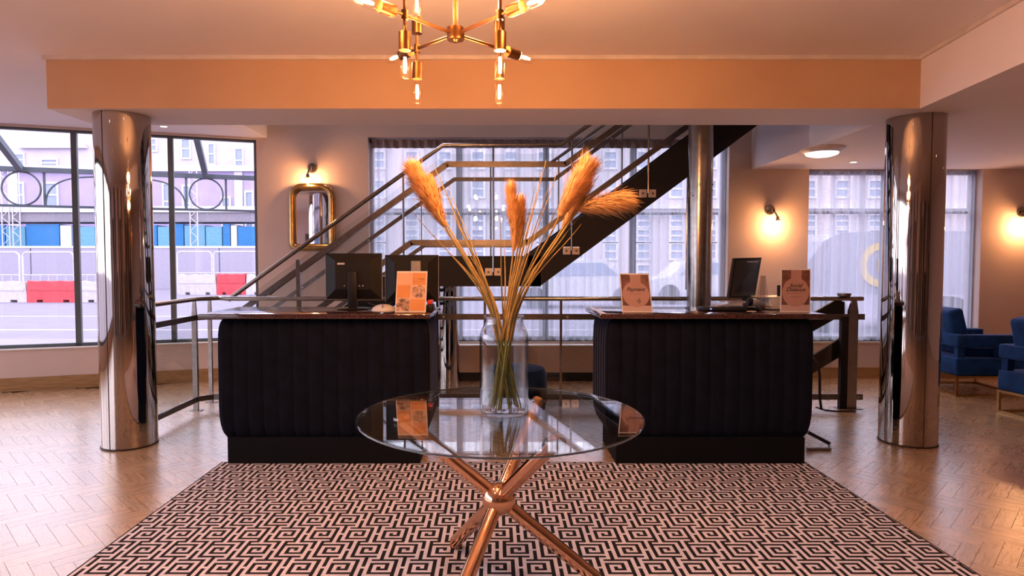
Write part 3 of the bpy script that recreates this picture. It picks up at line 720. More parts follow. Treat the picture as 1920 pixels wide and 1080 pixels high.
for Y, nm in ((YN, 'near'), (YFR, 'far')):
    pts = [shift(p, Y) for p in hand]
    e = pts[0]
    MB().tube([e + Vector((-.06, 0, -.05)), e] + pts[1:], .021 if Y == YN else .019, 14).build('handrail', 'steel', st, smooth=True)
    flat(barA, 'flat_rail', .055 if Y == YN else .045, Y); flat(barB, 'flat_rail', .055 if Y == YN else .045, Y)
    th_ = MB()
    for pl, f in ((barA, (.2, .55, .8)), (barB, (.3, .7))):
        for a, b in zip(pl[:-1], pl[1:]):
            for q in f: c = shift(a.lerp(b, q), Y); MB().lathe([(.011, 0), (.011, .008)], (c.x, Y-.006, c.z), 10, axis=(0, -1, 0)).build('bolt', 'bolt' if Y == YN else 'bracket', st)
def zin(pl, x):
    for a, b in zip(pl[:-1], pl[1:]):
        if a.x <= x <= b.x: return a.z + (b.z-a.z)*(x-a.x)/(b.x-a.x)
    return pl[0].z
for x, yb in ((925, 510), (1072, 470), (1216, 362), (757, 560)):
    b = PY(x, yb, YN); zt_ = zin(hand, b.x)
    MB().tube([(b.x, YN+.012, b.z), (b.x, YN+.012, zt_)], .010, 8).build('baluster', 'steel', st, smooth=True)
    for s in (-1, 1):
        q = MB().rbox((b.x + s*.044 - .036, YN+.025, b.z-.038), (b.x + s*.044 + .036, YN+.045, b.z+.038), .004, 1).build('bracket_plate', 'bracket', st)
        MB().lathe([(.012, 0), (.012, .008)], (b.x + s*.048, YN+.025, b.z), 10, axis=(0, -1, 0)).build('bolt', 'bolt', q)
for x, yb in ((790, 500), (920, 480), (1047, 470), (1166, 390), (1290, 300)):
    b = PY(x, yb, YFR); MB().tube([(b.x, YFR+.012, b.z), (b.x, YFR+.012, zin(hand, b.x))], .009, 8).build('baluster', 'steel', st, smooth=True)
b = PY(560, 580, YN); MB().box((b.x-.018, YN-.01, .35), (b.x+.018, YN+.03, zin(hand, b.x)-.10)).build('post', 'steel', st)
# glass between the rails
def gpanel(P, Y, name='glass_panel'): return MB().prism([(p.x, Y, p.z) for p in P], (0, .010, 0)).build(name, 'glass_balustrade', st)
d3 = Vector((0, 0, .10))
A_ = [shift(p, YN) for p in hand]
gpanel([A_[0].lerp(A_[1], .06) - d3*6.5, A_[1] - d3*8.2, A_[1] - d3, A_[0].lerp(A_[1], .06) - d3], YN+.030)
gpanel([A_[1] + Vector((.02, 0, -.95)), A_[2] + Vector((-.4, 0, -.95)), A_[2] + Vector((-.02, 0, -.08)), A_[1] + Vector((.02, 0, -.08))], YN+.030)
gpanel([Vector((lx1, 0, A_[2].z-.92)), Vector((A_[4].x-.1, 0, A_[2].z-.92+(A_[4].x-.1-lx1)*.74)), Vector((A_[4].x-.1, 0, A_[4].z-.1)), Vector((A_[2].x+.0, 0, A_[2].z-.1))], YN+.030)
# support pillar under the landing
pp = PZ(844, 724, 0)
tag(MB().lathe([(.112, .002), (.112, land_b - .002)], (pp.x, 6.95, 0), 32).build('landing_pillar', 'chrome', smooth=True), 'short chrome pillar carrying the stair landing behind the vase', 'pillar')

# --- guard rail behind the counters
YG_ = 6.02
gr = thing('guard_rail', 'waist-high steel guard rail with flat bars behind both counters', 'railing', (0, YG_, 0))
pR = PZ(1588, 766, 0); pL = PZ(368, 770, 0)
hz_ = PY(1300, 560, YG_).z; m1 = PY(1300, 594, YG_).z; m2 = PY(1560, 744, YG_).z
XL = pL.x; XR = PY(1612, 560, YG_).x
cornL = Vector((PY(412, 556, YG_+.12).x, YG_+.1, hz_))
startL = Vector((-2.79, 5.035, hz_))
kink = Vector((XL + .0, pL.y + .03, hz_))
MB().tube([startL, kink, cornL, Vector((cornL.x+.12, YG_, hz_)), (XR, YG_, hz_)], .021, 14).build('handrail', 'steel', gr, smooth=True)
MB().tube([(XR, YG_, hz_), (XR+.03, YG_, hz_)], .021, 12).build('end_cap', 'steel', gr)
MB().lathe([(.05, 0), (.06, .01), (.06, .03), (.03, .035)], (PY(1583, 545, YG_).x, YG_, hz_+.022), 16).build('top_flange', 'bolt', gr, smooth=True)
for z, nm in ((m1, 'flat_rail'), (m2, 'bottom_rail')):
    mb = MB(); a = Vector((startL.x, startL.y, z)); b = Vector((XL+.02, pL.y, z)); c = Vector((cornL.x-.02, YG_, z))
    mb.bar(a, b, .012, .05); mb.bar(b, c, .012, .05); mb.build(nm, 'steel_flat', gr)
    MB().bar(c, (XR + .05, YG_, z), .012, .055).build(nm, 'steel_flat', gr)
for (x, y, w) in ((pL.x, pL.y, .045), (PZ(402, 752, 0).x, YG_+.25, .035)):
    mb = MB(); mb.box((x-w/2, y-.012, 0), (x+w/2, y+.012, hz_-.16))
    mb.add([(x-w/2, y-.012, hz_-.16), (x+w/2, y-.012, hz_-.16), (x+w/2, y+.012, hz_-.16), (x-w/2, y+.012, hz_-.16), (x-.012, y-.010, hz_-.01), (x+.012, y-.010, hz_-.01), (x+.012, y+.010, hz_-.01), (x-.012, y+.010, hz_-.01)],
           [(0,1,5,4),(1,2,6,5),(2,3,7,6),(3,0,4,7),(4,5,6,7)]); mb.build('post', 'steel', gr)
    MB().box((x-.055, y-.03, 0), (x+.055, y+.03, .006)).build('foot_plate', 'steel', gr)
xR = pR.x
mb = MB(); mb.box((xR-.005, YG_-.014, 0), (xR+.105-.02, YG_+.014, hz_-.12)); mb.build('post', 'steel', gr)
mb = MB(); mb.prism([(xR-.005, YG_-.012, hz_-.12), (xR+.085, YG_-.012, hz_-.12), (xR+.07, YG_-.012, hz_-.02), (xR+.02, YG_-.012, hz_-.02)], (0, .024, 0)); mb.build('post', 'steel', gr)
MB().box((xR-.07, YG_-.015, 0), (xR-.006, YG_+.035, m1)).build('post', 'black_steel', gr)
MB().box((xR-.1, YG_-.05, 0), (xR+.13, YG_+.06, .006)).build('foot_plate', 'steel', gr)
for x, y in ((xR-.02, m2), (xR+.1, m2)): MB().lathe([(.010, 0), (.010, .008)], (x, YG_-.006, y), 10, axis=(0, -1, 0)).build('bolt', 'white_plastic', gr)
for x in (-.55, -.1, .62, 1.3, 2.4):
    MB().box((x-.012, YG_-.008, .02), (x+.012, YG_+.012, hz_)).build('baluster', 'steel', gr)
    MB().lathe([(.011, 0), (.011, .008)], (x+.06, YG_-.006, m1), 10, axis=(0, -1, 0)).build('bolt', 'bracket', gr)
# slanting black bands that meet the right end post
for pts in ([(1400, 673), (1529, 585), (1569, 562), (1584, 566), (1584, 588), (1527, 620), (1400, 705)], [(1410, 742), (1529, 664), (1577, 633), (1577, 668), (1529, 697), (1445, 752)]):
    MB().prism([PY(x, y, YG_+.05) for x, y in pts], (0, .03, 0)).build('slanting_band', 'black_steel', gr)
for a, b, y0, y1 in ((startL + Vector((.02, .02, 0)), kink, None, None),):
    MB().prism([(a.x+.012, a.y, m2+.03), (b.x+.012, b.y, m2+.03), (b.x+.012, b.y, m1-.03), (a.x+.012, a.y, m1-.03)], (.008, 0, 0)).build('glass_panel', 'glass_balustrade', gr)
for a, b in ((-2.5, -.57), (-.08, .6), (.64, 1.28), (1.32, 2.38), (2.42, 3.2)):
    MB().box((a, YG_+.014, m2+.03), (b, YG_+.022, m1-.03)).build('glass_panel', 'glass_balustrade', gr)
# --- heater under the middle window
ht = thing('heater_casing', 'low mesh-fronted heater casing under the middle window', 'heater', (.55, 7.45, 0))
MB().box((-1.3, 7.42, .10), (2.6, 7.575, SILL-.03)).build('casing', 'radiator', ht)
MB().box((-1.32, 7.40, 0), (2.62, 7.575, .10)).build('plinth', 'black_steel', ht)
MB().box((-1.32, 7.40, SILL-.03), (2.62, 7.575, SILL-.022)).build('top_strip', 'trim_paint', ht)
mg = MB()
for k in range(130):
    x = -1.28 + k*.03
    mg.bar((x, 7.417, .12), (x+.10, 7.417, SILL-.05), .004, .003); mg.bar((x+.10, 7.4155, .12), (x, 7.4155, SILL-.05), .004, .003)
g = mg.build('grille_mesh', 'radiator', ht); g['kind'] = 'stuff'

# --- glass table
TX, TY, TZ, TR = .02, 2.69, .752, .6
tb = thing('glass_table', 'round glass table on crossed copper tube legs', 'table', (TX, TY, 0))
MB().lathe([(TR-.003, TZ-.012), (TR, TZ-.009), (TR, TZ-.003), (TR-.003, TZ)], (TX, TY, 0), 128).build('glass_top', 'glass_table', tb, smooth=True)
MB().lathe([(TR+.0003, TZ-.0095), (TR+.0008, TZ-.006), (TR+.0003, TZ-.0025)], (TX, TY, 0), 128, caps=False).build('polished_edge', 'glass_rim', tb, smooth=True)
HUB = Vector((TX-.005, TY, .385))
MB().lathe([(.072*math.sin(math.pi*k/20), -.072*math.cos(math.pi*k/20)) for k in range(21)], HUB, 40, caps=False).build('hub_ball', 'copper_leg', tb, smooth=True)
for a in (math.pi, math.radians(62), math.radians(-60)):
    r = .41; d = Vector((math.cos(a)*r, math.sin(a)*r, 0))
    top = HUB + d; top.z = TZ - .014; bot = HUB - d*1.02; bot.z = .036
    MB().tube([HUB, top - Vector((0, 0, .008))], .030, 24).build('upper_leg', 'copper_leg', tb, smooth=True)
    MB().tube([HUB, bot], .030, 24).build('lower_leg', 'copper_leg', tb, smooth=True)
    MB().lathe([(.042, -.012), (.042, 0)], (top.x, top.y, TZ-.0125), 28).build('flange', 'chrome', tb, smooth=True)
    MB().lathe([(.026, 0), (.030, .006), (.028, .026)], (bot.x, bot.y, .0095), 24).build('foot', 'copper_leg', tb, smooth=True)
# --- vase
VX, VY = .036, 2.70
vz = TZ + .001
vp = [(.0, 0), (.085, 0), (.098, .006), (.103, .02), (.104, .05), (.104, .315), (.103, .335), (.097, .355), (.088, .372), (.083, .385), (.082, .402), (.086, .408), (.086, .416), (.082, .418),
      (.078, .416), (.078, .386), (.084, .370), (.093, .352), (.099, .333), (.100, .315), (.100, .06), (.097, .03), (.088, .018), (0, .016)]
tag(MB().lathe(vp, (VX, VY, vz), 64, caps=False).build('glass_vase', 'glass_vase', smooth=True), 'clear glass bottle vase standing on the round table', 'vase')
# --- pampas grass
def bez(p0, p1, p2, p3, n):
    out = []
    for i in range(n+1):
        t = i/n; out.append(p0*(1-t)**3 + p1*3*t*(1-t)**2 + p2*3*t*t*(1-t) + p3*t**3)
    return out
rg = random.Random(11)
def stem_path(tip, foot_ang, Yoff, nx):
    rr_ = rg.uniform(.035, .08); foot = Vector((VX + rr_*math.cos(foot_ang), VY + rr_*math.sin(foot_ang), vz + .024))
    neck = Vector((VX + nx, VY + Yoff*.3, vz + .41))
    d = (tip - neck)
    return [foot.lerp(neck, t/4) for t in range(4)] + bez(neck, neck + (neck-foot)*.35 + d*.1, tip - d*.3, tip, 10)
def plume_mesh(path, r0, n, droop, rnd_):
    mb = MB(); L_ = len(path)-1
    for k in range(n):
        u = rnd_.random()**.8; i = min(int(u*L_), L_-1); p = path[i].lerp(path[i+1], u*L_-i); t = (path[i+1]-path[i]).normalized()
        a = rnd_.random()*2*math.pi; e = t.orthogonal().normalized(); e = Matrix.Rotation(a, 3, t) @ e
        R = r0 * (math.sin(math.pi*min(1, .08+.64*u))**.8) * (.35 + .95*rnd_.random()); ln = .030 + .04*rnd_.random()
        if k % 9 == 0: R *= 1.5; ln *= 1.25
        tip = p + t*ln + e*R + Vector((0, 0, -droop*ln)); mid = p + t*ln*.35 + e*R*.65
        w = t.cross(e).normalized() * .0010
        mb.add([p-w, p+w, mid+w*1.3, mid-w*1.3, tip], [(0, 1, 2, 3), (3, 2, 4)])
    return mb
PL = [  # plume tip px, base px, Y, radius, strands, label
  ((766, 303), (838, 430), 2.66, .046, 4200, 'left leaning pampas plume in the glass vase'),
  ((800, 330), (835, 415), 2.74, .032, 1800, 'short feathery pampas plume behind the left leaning one'),
  ((958, 340), (962, 478), 2.70, .027, 2400, 'upright pampas plume in the middle of the vase'),
  ((974, 366), (970, 470), 2.76, .034, 2400, 'smaller pampas plume just right of the upright middle one'),
  ((1112, 295), (1046, 412), 2.66, .050, 4600, 'tallest pampas plume leaning right over the stair stringer'),
  ((1104, 336), (1052, 432), 2.74, .034, 2400, 'slender pampas plume under the tallest right one'),
  ((1188, 370), (1080, 396), 2.68, .046, 4200, 'rightmost pampas plume drooping sideways beside the steel bracket')]
for i, (tp, bp_, Y, R, n, lab) in enumerate(PL):
    tip = PY(*tp, Y); base = PY(*bp_, Y); nx = (base.x - VX) * .14; fa = math.pi + (math.pi if base.x < VX else 0) + rg.uniform(-.5, .5)
    pth = stem_path(base, fa, Y - VY, nx); d = (base - pth[-2]).normalized() * (tip-base).length
    tip = tip - (tip-base).normalized()*.042
    if i == 6: ax = bez(base, base + Vector((.04, 0, .018)), tip + Vector((-.06, 0, -.004)), tip, 10)
    else: ax = bez(base, base + d*.33, tip - (tip-base)*.3, tip, 10)
    t = thing('pampas_stem', lab, 'pampas grass', (pth[0].x, pth[0].y, pth[0].z), group='pampas grass in the vase')
    MB().tube(pth[3:] + ax[1:-1], [.0042]*8 + [.0036]*3 + [.0030]*9 if len(pth[3:]+ax[1:-1]) == 20 else .0038, 7).build('stem', 'stem_dry', t, smooth=True)
    MB().tube(pth[:4], .0030, 7).build('lower_stem', 'stem_green', t, smooth=True)
    plume_mesh(ax, R, n, .25 if i == 6 else .1, rg).build('plume', 'plume', t)
ST = [(785, 345, 2.62), (800, 378, 2.72), (812, 306, 2.76), (824, 330, 2.66), (840, 350, 2.74), (846, 395, 2.62), (858, 420, 2.72), (776, 400, 2.7), (812, 440, 2.68), (938, 410, 2.66), (946, 450, 2.74), (980, 440, 2.68),
      (1003, 350, 2.74), (1016, 322, 2.64), (1024, 300, 2.72), (1032, 340, 2.68), (1046, 318, 2.74), (1000, 420, 2.66), (1058, 360, 2.62), (1072, 400, 2.72), (1090, 420, 2.66), (1100, 385, 2.74), (1060, 440, 2.68), (1040, 450, 2.64), (1122, 330, 2.7), (876, 470, 2.76)]
for i, (x, y, Y) in enumerate(ST):
    tip = PY(x, y, Y); nx = (tip.x - VX)*.13; fa = (0 if tip.x < VX else math.pi) + rg.uniform(-1.35, 1.35); pth = stem_path(tip, fa, Y-VY, nx)
    n = len(pth) - 3; rs = [.0042 - .0032*k/(n-1) for k in range(n)]
    side = 'left' if x < 900 else ('middle' if x < 990 else 'right')
    t = thing('bare_grass_stem', 'thin bare dried grass stem in the %s fan of the vase' % side, 'grass stem', pth[0], group='bare grass stems in the %s fan' % side)
    MB().tube(pth[3:], rs, 6).build('stem', 'stem_olive' if i % 3 == 0 else 'stem_dry', t, smooth=True); MB().tube(pth[:4], .0026, 6).build('lower_stem', 'stem_green', t, smooth=True)

# --- chandelier
CHX, CHY, CHZ = -.147, 2.385, PY(855, 64, 2.385).z
ch = thing('chandelier', 'brass chandelier with clear filament bulbs above the glass table', 'chandelier', (CHX, CHY, CHZ))
C0 = Vector((CHX, CHY, CHZ))
MB().lathe([(.030, -.022), (.033, -.018), (.033, .022), (.012, .030)], C0, 28).build('hub', 'brass', ch, smooth=True)
MB().lathe([(.010, -.030), (.014, -.022)], C0, 16).build('finial', 'brass', ch, smooth=True)
MB().tube([C0 + Vector((0, 0, .02)), (CHX, CHY, ZC-.02)], .0085, 14).build('rod', 'brass', ch, smooth=True)
MB().lathe([(.065, -.028), (.065, -.002)], (CHX, CHY, ZC), 32).build('ceiling_rose', 'brass', ch, smooth=True)
def bulb(p, ax, parent, energy):
    ax = Vector(ax).normalized()
    MB().lathe([(.021, 0), (.021, .062)], p, 22, axis=ax).build('socket', 'brass', parent, smooth=True)
    q = Vector(p) + ax*.060
    pr = [(.012, 0), (.014, .006), (.019, .014), (.0205, .026), (.0205, .074), (.0185, .088), (.013, .096), (.006, .0995), (.001, .100)]
    g = MB().lathe(pr, q, 20, axis=ax).build('bulb', 'glass_bulb', parent, smooth=True)
    e1 = ax.orthogonal().normalized(); e2 = ax.cross(e1); fm = MB()
    for k in range(4):
        a = k*math.pi/2; d = (e1*math.cos(a) + e2*math.sin(a))*.0055; fm.tube([q + ax*.024 + d*.5, q + ax*.050 + d, q + ax*.078 + d*.5], .0022, 6)
    fm.build('filament', 'filament', g)
    lamp('bulb_light', q + ax*.048, energy, (1, .44, .17), .02, parent=parent)
EB = 15.0
for sx, sy in ((-1, -1), (1, -1), (-1, 1), (1, 1)):
    E = C0 + Vector((.163*sx, .172*sy, .004)); rad = Vector((sx*.163, sy*.172, 0)).normalized()
    MB().tube([C0 + rad*.03, E], .0065, 10).build('arm', 'brass', ch, smooth=True)
    MB().lathe([(.012, -.016), (.012, .016)], E, 14).build('arm_joint', 'brass', ch, smooth=True)
    MB().tube([E + Vector((0, 0, -.062)), E + Vector((0, 0, .062))], .0055, 10).build('drop_rod', 'brass', ch, smooth=True)
    MB().tube([E, E + rad*.05], .0055, 10).build('side_rod', 'brass', ch, smooth=True)
    bulb(E + Vector((0, 0, -.058)), (0, 0, -1), ch, EB); bulb(E + Vector((0, 0, .058)), (0, 0, 1), ch, EB); bulb(E + rad*.045, rad, ch, EB)
# ================================================================== smaller objects
# --- monitors
def monitor(x0, x1, yt, yb, Y, label, rot=0., light=False, badge=True):
    a = PY(x0, yt, Y); b = PY(x1, yb, Y); w = b.x - a.x; hgt = a.z - b.z; cx_ = (a.x+b.x)/2
    t = thing('monitor', label, 'monitor', (cx_, Y, CT), rot, group='reception monitors')
    z0, z1 = b.z - CT, a.z - CT; e = 1e-3
    def add(mb, n, m, par=None, **k): return mb.build(n, m, par or t, local=True, **k)
    add(MB().rbox((-w/2, 0, z0), (w/2, .022, z1), .004, 2), 'bezel', 'black_plastic')
    add(MB().box((-w/2+.012, .0221, z0+.016), (w/2-.012, .0245, z1-.012)), 'screen', 'black_gloss')
    i, d = .62, .030
    cz = (z0+z1)/2 + .01; hw_, hh = w/2*i, hgt/2*i
    vs = [(-w/2+.006, 0, z0+.006), (w/2-.006, 0, z0+.006), (w/2-.006, 0, z1-.006), (-w/2+.006, 0, z1-.006), (-hw_, -d, cz-hh), (hw_, -d, cz-hh), (hw_, -d, cz+hh), (-hw_, -d, cz+hh)]
    bk = add(MB().add(vs, [(0,1,5,4),(1,2,6,5),(2,3,7,6),(3,0,4,7),(4,5,6,7)]), 'back_cover', 'black_plastic')
    add(MB().box((-w/2-.002, .004, z0), (-w/2, .02, z1)).box((w/2, .004, z0), (w/2+.002, .02, z1)), 'edge_trim', 'screen_edge')
    if badge: add(MB().box((-w*.27, -d-.003, z1-hgt*.245), (-w*.14, -d+.002, z1-hgt*.205)), 'badge', 'white_plastic', bk)
    nz0, nz1 = .012, cz + hh*.25
    add(MB().rbox((-.035, -d-.028, nz0), (.035, -d+.004, nz1), .008, 2), 'stand_neck', 'grey_plastic' if light else 'black_plastic', smooth=True)
    add(MB().lathe([(.115, 0), (.118, .004), (.110, .010), (.02, .014)], (0, -.03, .0005), 36), 'stand_base', 'black_plastic', smooth=True)
    for k in (-.06, .05, .075): add(MB().tube([(k, -d-.002, cz-hh*.75), (k, -d-.012, cz-hh*.75)], .006, 8), 'port', 'silver_plastic', bk)
    return t
monitor(610, 716, 475, 561, 4.72, 'black monitor seen from behind at left on the left counter')
t2 = monitor(722, 822, 478, 566, 4.74, 'black monitor seen from behind, right of its twin, behind the leaflet', light=True, badge=False)
zt2 = PY(780, 489, 4.72).z
a = PY(780, 489, 4.69); MB().rbox((a.x-.037, 4.675, CT+.02), (a.x+.037, 4.70, a.z), .010, 3).build('stand_neck', 'grey_plastic', t2, smooth=True)
# tilted till screen on the right counter
ts = thing('till_screen', 'tilted black till screen standing on the right counter', 'monitor', (PY(1395, 560, 4.72).x, 4.72, CT))
q = [PY(1366, 559, 4.66), PY(1415, 559, 4.86), PY(1428, 483, 4.90), PY(1377, 484, 4.72)]
nrm = (q[1]-q[0]).cross(q[3]-q[0]).normalized()
if nrm.y < 0: nrm = -nrm
MB().prism(q, nrm*.018).build('housing', 'black_plastic', ts)
MB().prism([p + (sum(q, Vector())/4 - p)*.03 + nrm*.0182 for p in q], nrm*.003).build('screen', 'black_gloss', ts)
ins = [p + (sum(q, Vector())/4 - p)*.10 - nrm*.006 for p in q]; MB().prism(ins, nrm*.0055).build('back_cover', 'black_gloss', ts)
l0 = q[3].lerp(q[2], .45) + (q[0]-q[3])*.10 - nrm*.008; l1 = q[3].lerp(q[2], .85) + (q[1]-q[2])*.10 - nrm*.008
MB().bar(l0, l1, .004, .008).build('badge', 'silver_plastic', ts)
MB().tube([q[0].lerp(q[1], .6) + Vector((0, .02, .05)), (PY(1400, 575, 4.78).x, 4.80, CT+.01)], .020, 10).build('stand_neck', 'black_plastic', ts)
MB().rbox((PY(1365, 575, 4.78).x, 4.70, CT+.0005), (PY(1425, 575, 4.78).x, 4.92, CT+.014), .005, 2).build('stand_base', 'black_plastic', ts)
# --- acrylic sign holders: local frame x right, z up, print on -y face
def holder(name, TL, TR_, BR, BL, Yb, lean, label):
    a, b, c, d = PY(*BL, Yb), PY(*BR, Yb), PY(*TR_, Yb + lean), PY(*TL, Yb + lean)
    zoff = CT + .0008 - min(a.z, b.z)
    for p in (a, b): p.z = CT + .0008
    t = thing(name, label, 'sign', ((a.x+b.x)/2, Yb, CT))
    n = (b-a).cross(d-a).normalized()
    if n.y > 0: n = -n
    MB().prism([a, b, c, d], -n*.004).build('panel', 'acrylic_white', t)
    MB().prism([a, b, b + Vector((0, .07, 0)), a + Vector((0, .07, 0))], (0, 0, .003)).build('foot', 'acrylic', t)
    def S(u, v, o=.0004): return a*(1-u)*(1-v) + b*u*(1-v) + c*u*v + d*(1-u)*v + n*o
    def patch(nm, m, poly, o=.0004): return MB().add([S(u, v, o) for u, v in poly], [tuple(range(len(poly)))]).build(nm, m, t)
    def words(body, u, v, h, nm='lettering', m='ink', shear=.35, bold=0., o=.0012):
        vs, fs = text_mesh(body, 1, shear, bold=bold); H_ = (d-a).length; W_ = (b-a).length
        return MB().add([S(u + p.x*h*H_/W_, v + p.y*h, o) for p in vs], fs).build(nm, m, t)
    return t, S, patch, words
def R4(u0, v0, u1, v1): return [(u0, v0), (u1, v0), (u1, v1), (u0, v1)]
def ell(u, v, ru, rv, n=40): return [(u + ru*math.cos(2*math.pi*k/n), v + rv*math.sin(2*math.pi*k/n)) for k in range(n)]
def poster(TL, TR_, BR, BL, Yb, lean, label, title, sym):
    t, S, patch, words = holder('sign_holder', TL, TR_, BR, BL, Yb, lean, label)
    patch('poster_sheet', 'print_brown', R4(.03, .03, .97, .97))
    patch('pale_table', 'print_pale', R4(.03, .03, .97, .17), .0006)
    patch('backdrop', 'print_pink', R4(.34, .72, .70, .97), .0006)
    patch('round_panel', 'print_pink', ell(.50, .46, .45, .335), .0008)
    if sym:
        words(title, .50, .585, .135, bold=.018); patch('rule_line', 'print_brown', R4(.27, .465, .74, .471), .0010)
        for k in range(4):
            r = .035 + k*.024; pts = [(.52 - .03 + r*1.3*math.cos(x), .29 + r*math.sin(x)) for x in [(-.75 + 1.5*i/10) for i in range(11)]]
            r2 = r - .011; pts += [(.52 - .03 + r2*1.3*math.cos(x), .29 + r2*math.sin(x)) for x in [(.75 - 1.5*i/10) for i in range(11)]]
            patch('contactless_wave', 'ink', pts, .0012)
    else:
        words(title, .50, .565, .125, bold=.018); patch('rule_line', 'print_brown', R4(.20, .425, .80, .431), .0010)
        patch('rule_line', 'print_brown', R4(.28, .355, .72, .361), .0010); patch('rule_line', 'print_brown', R4(.35, .335, .65, .340), .0010)
poster((1161.5, 512.5), (1216.5, 513), (1224, 586), (1167, 586), 4.40, .05, 'payment sign with contactless symbol standing on the right counter', 'Payment', True)
poster((1464.5, 504), (1520, 504), (1519.5, 586), (1463, 586), 4.40, .04, 'social distance sign standing at the right end of the right counter', 'Social\nDistance', False)
t, S, patch, words = holder('leaflet_stand', (744.5, 508.5), (801.5, 508.5), (798.5, 586.5), (740.5, 586.5), 4.40, .05, 'orange menu leaflet stand in front of the monitors on the left counter')
patch('cover_field', 'print_peach', R4(.03, .66, .49, .96)); patch('cover_field', 'print_orange', R4(.03, .34, .47, .66)); patch('cover_photo', 'print_photo', R4(.03, .03, .47, .33))
patch('cover_field', 'print_orange', R4(.51, .66, .965, .96)); patch('cover_field', 'print_orange', R4(.48, .03, .96, .33)); patch('cover_field', 'print_peach', R4(.48, .34, .96, .65))
patch('dish_photo', 'print_photo', ell(.74, .50, .22, .16), .0008)
patch('rule_line', 'print_brown', R4(.58, .745, .88, .751), .0010)
words('·····ef pe', .74, .81, .075, m='print_brown')
# --- things on the left counter
def on(x, Y): return PY(x, 575, Y).x
m_ = MB(); mx_ = on(718, 4.52)
pr = [(.088*math.cos(a), .046*math.sin(a)) for a in [k*math.pi/2/10 for k in range(11)]]
m_.lathe(pr, (0, 0, 0), 32).xf(Matrix.Translation((mx_, 4.56, CT+.0005)) @ Matrix.Diagonal((1, .75, 1, 1)))
tm = thing('desk_mouse', 'cream domed mouse beside the leaflet on the left counter', 'mouse', (mx_, 4.56, CT))
m_.build('shell', 'white_plastic', tm, smooth=True); MB().box((mx_-.004, 4.497, CT+.022), (mx_+.004, 4.52, CT+.047)).build('wheel', 'grey_plastic', tm)
tag(MB().tube([(on(690, 4.66), 4.66, CT+.05), (on(700, 4.64), 4.64, CT+.035), (on(725, 4.62), 4.62, CT+.030), (on(745, 4.62), 4.62, CT+.006), (on(790, 4.6), 4.62, CT+.006), (on(826, 4.6), 4.60, CT+.006)], .005, 8).build('monitor_cable', 'cable', smooth=True), 'black cable looping behind the leaflet on the left counter', 'cable')
tr = thing('red_stapler', 'small black stapler with red top beside the leaflet', 'stapler', (on(807, 4.5), 4.5, CT))
x = on(807, 4.5); MB().rbox((x-.028, 4.44, CT+.0005), (x+.028, 4.56, CT+.05), .01, 3).build('body', 'black_plastic', tr, smooth=True); MB().rbox((x-.018, 4.445, CT+.0505), (x+.018, 4.55, CT+.082), .006, 2).build('lever', 'red_plastic', tr, smooth=True)
tag(MB().tube([(on(815, 4.45), 4.42, CT+.004), (on(824, 4.6), 4.62, CT+.02)], .003, 8).build('pen', 'silver_plastic', smooth=True), 'silver pen at the right edge of the left counter', 'pen')
# --- things on the right counter
x0, x1 = on(1318, 4.5), on(1400, 4.5)
tk = thing('card_reader', 'flat black card reader with blue light on the right counter', 'card reader', ((x0+x1)/2, 4.55, CT))
MB().rbox((x0, 4.48, CT+.0005), (x1, 4.64, CT+.028), .012, 3).build('body', 'black_plastic', tk, smooth=True)
MB().prism([(x0+.1, 4.49, CT+.030), (x1-.01, 4.49, CT+.060), (x1-.01, 4.62, CT+.060), (x0+.1, 4.62, CT+.030)], (0, 0, .012)).build('tray', 'silver_plastic', tk)
MB().box((x0+.045, 4.479, CT+.014), (x0+.055, 4.482, CT+.022)).build('status_light', 'blue_led', tk)
for i in range(3): MB().box((x0+.05+.05*i, 4.5, CT+.0283), (x0+.085+.05*i, 4.53, CT+.031)).build('key', 'grey_plastic', tk)
x0 = on(1422, 4.6)
th = thing('barcode_scanner', 'silver and black hand scanner lying beside the till screen', 'scanner', (x0, 4.55, CT))
MB().tube([(x0-.07, 4.55, CT+.062), (x0-.02, 4.55, CT+.052), (x0+.03, 4.55, CT+.034)], [.030, .026, .016], 12).build('head', 'silver_plastic', th, smooth=True)
MB().tube([(x0-.10, 4.55, CT+.066), (x0-.07, 4.55, CT+.062)], [.034, .031], 12).build('hood', 'black_plastic', th, smooth=True)
MB().tube([(x0+.0, 4.55, CT+.042), (x0-.02, 4.54, CT+.004)], [.018, .02], 10).build('grip', 'black_plastic', th, smooth=True)
MB().tube([(x0+.03, 4.55, CT+.034), (x0+.075, 4.55, CT+.034)], .010, 10).build('nozzle', 'white_plastic', th, smooth=True)
x0, x1 = on(1415, 4.8), on(1475, 4.8)
tp = thing('receipt_printer', 'pale box-shaped receipt printer behind the social distance sign', 'printer', ((x0+x1)/2, 4.75, CT))
MB().rbox((x0+.06, 4.66, CT+.0005), (x1+.02, 4.86, CT+.085), .006, 2).build('body', 'white_plastic', tp, smooth=True)
MB().box((x0-.02, 4.655, CT+.0855), (x1+.02, 4.87, CT+.094)).build('lid', 'acrylic_white', tp)
for i in range(2): MB().box((x1-.045, 4.658, CT+.02+.03*i), (x1-.02, 4.661, CT+.035+.03*i)).build('button', 'black_plastic', tp)
x0 = on(1458, 4.78); tag(MB().rbox((x0-.014, 4.74, CT+.0945), (x0+.014, 4.77, CT+.175), .004, 2).build('black_flask', 'black_plastic', smooth=True), 'small black upright flask on top of the receipt printer', 'flask')
x0 = on(1431, 4.44); zt_ = PY(1431, 517, 4.44).z
tc_ = thing('acrylic_wedge', 'clear acrylic wedge stand left of the social distance sign', 'stand', (x0, 4.44, CT))
MB().prism([(x0-.035, 4.42, CT+.0008), (x0+.04, 4.42, CT+.0008), (x0+.018, 4.45, zt_), (x0-.012, 4.45, zt_)], (0, .006, 0)).build('panel', 'acrylic', tc_)
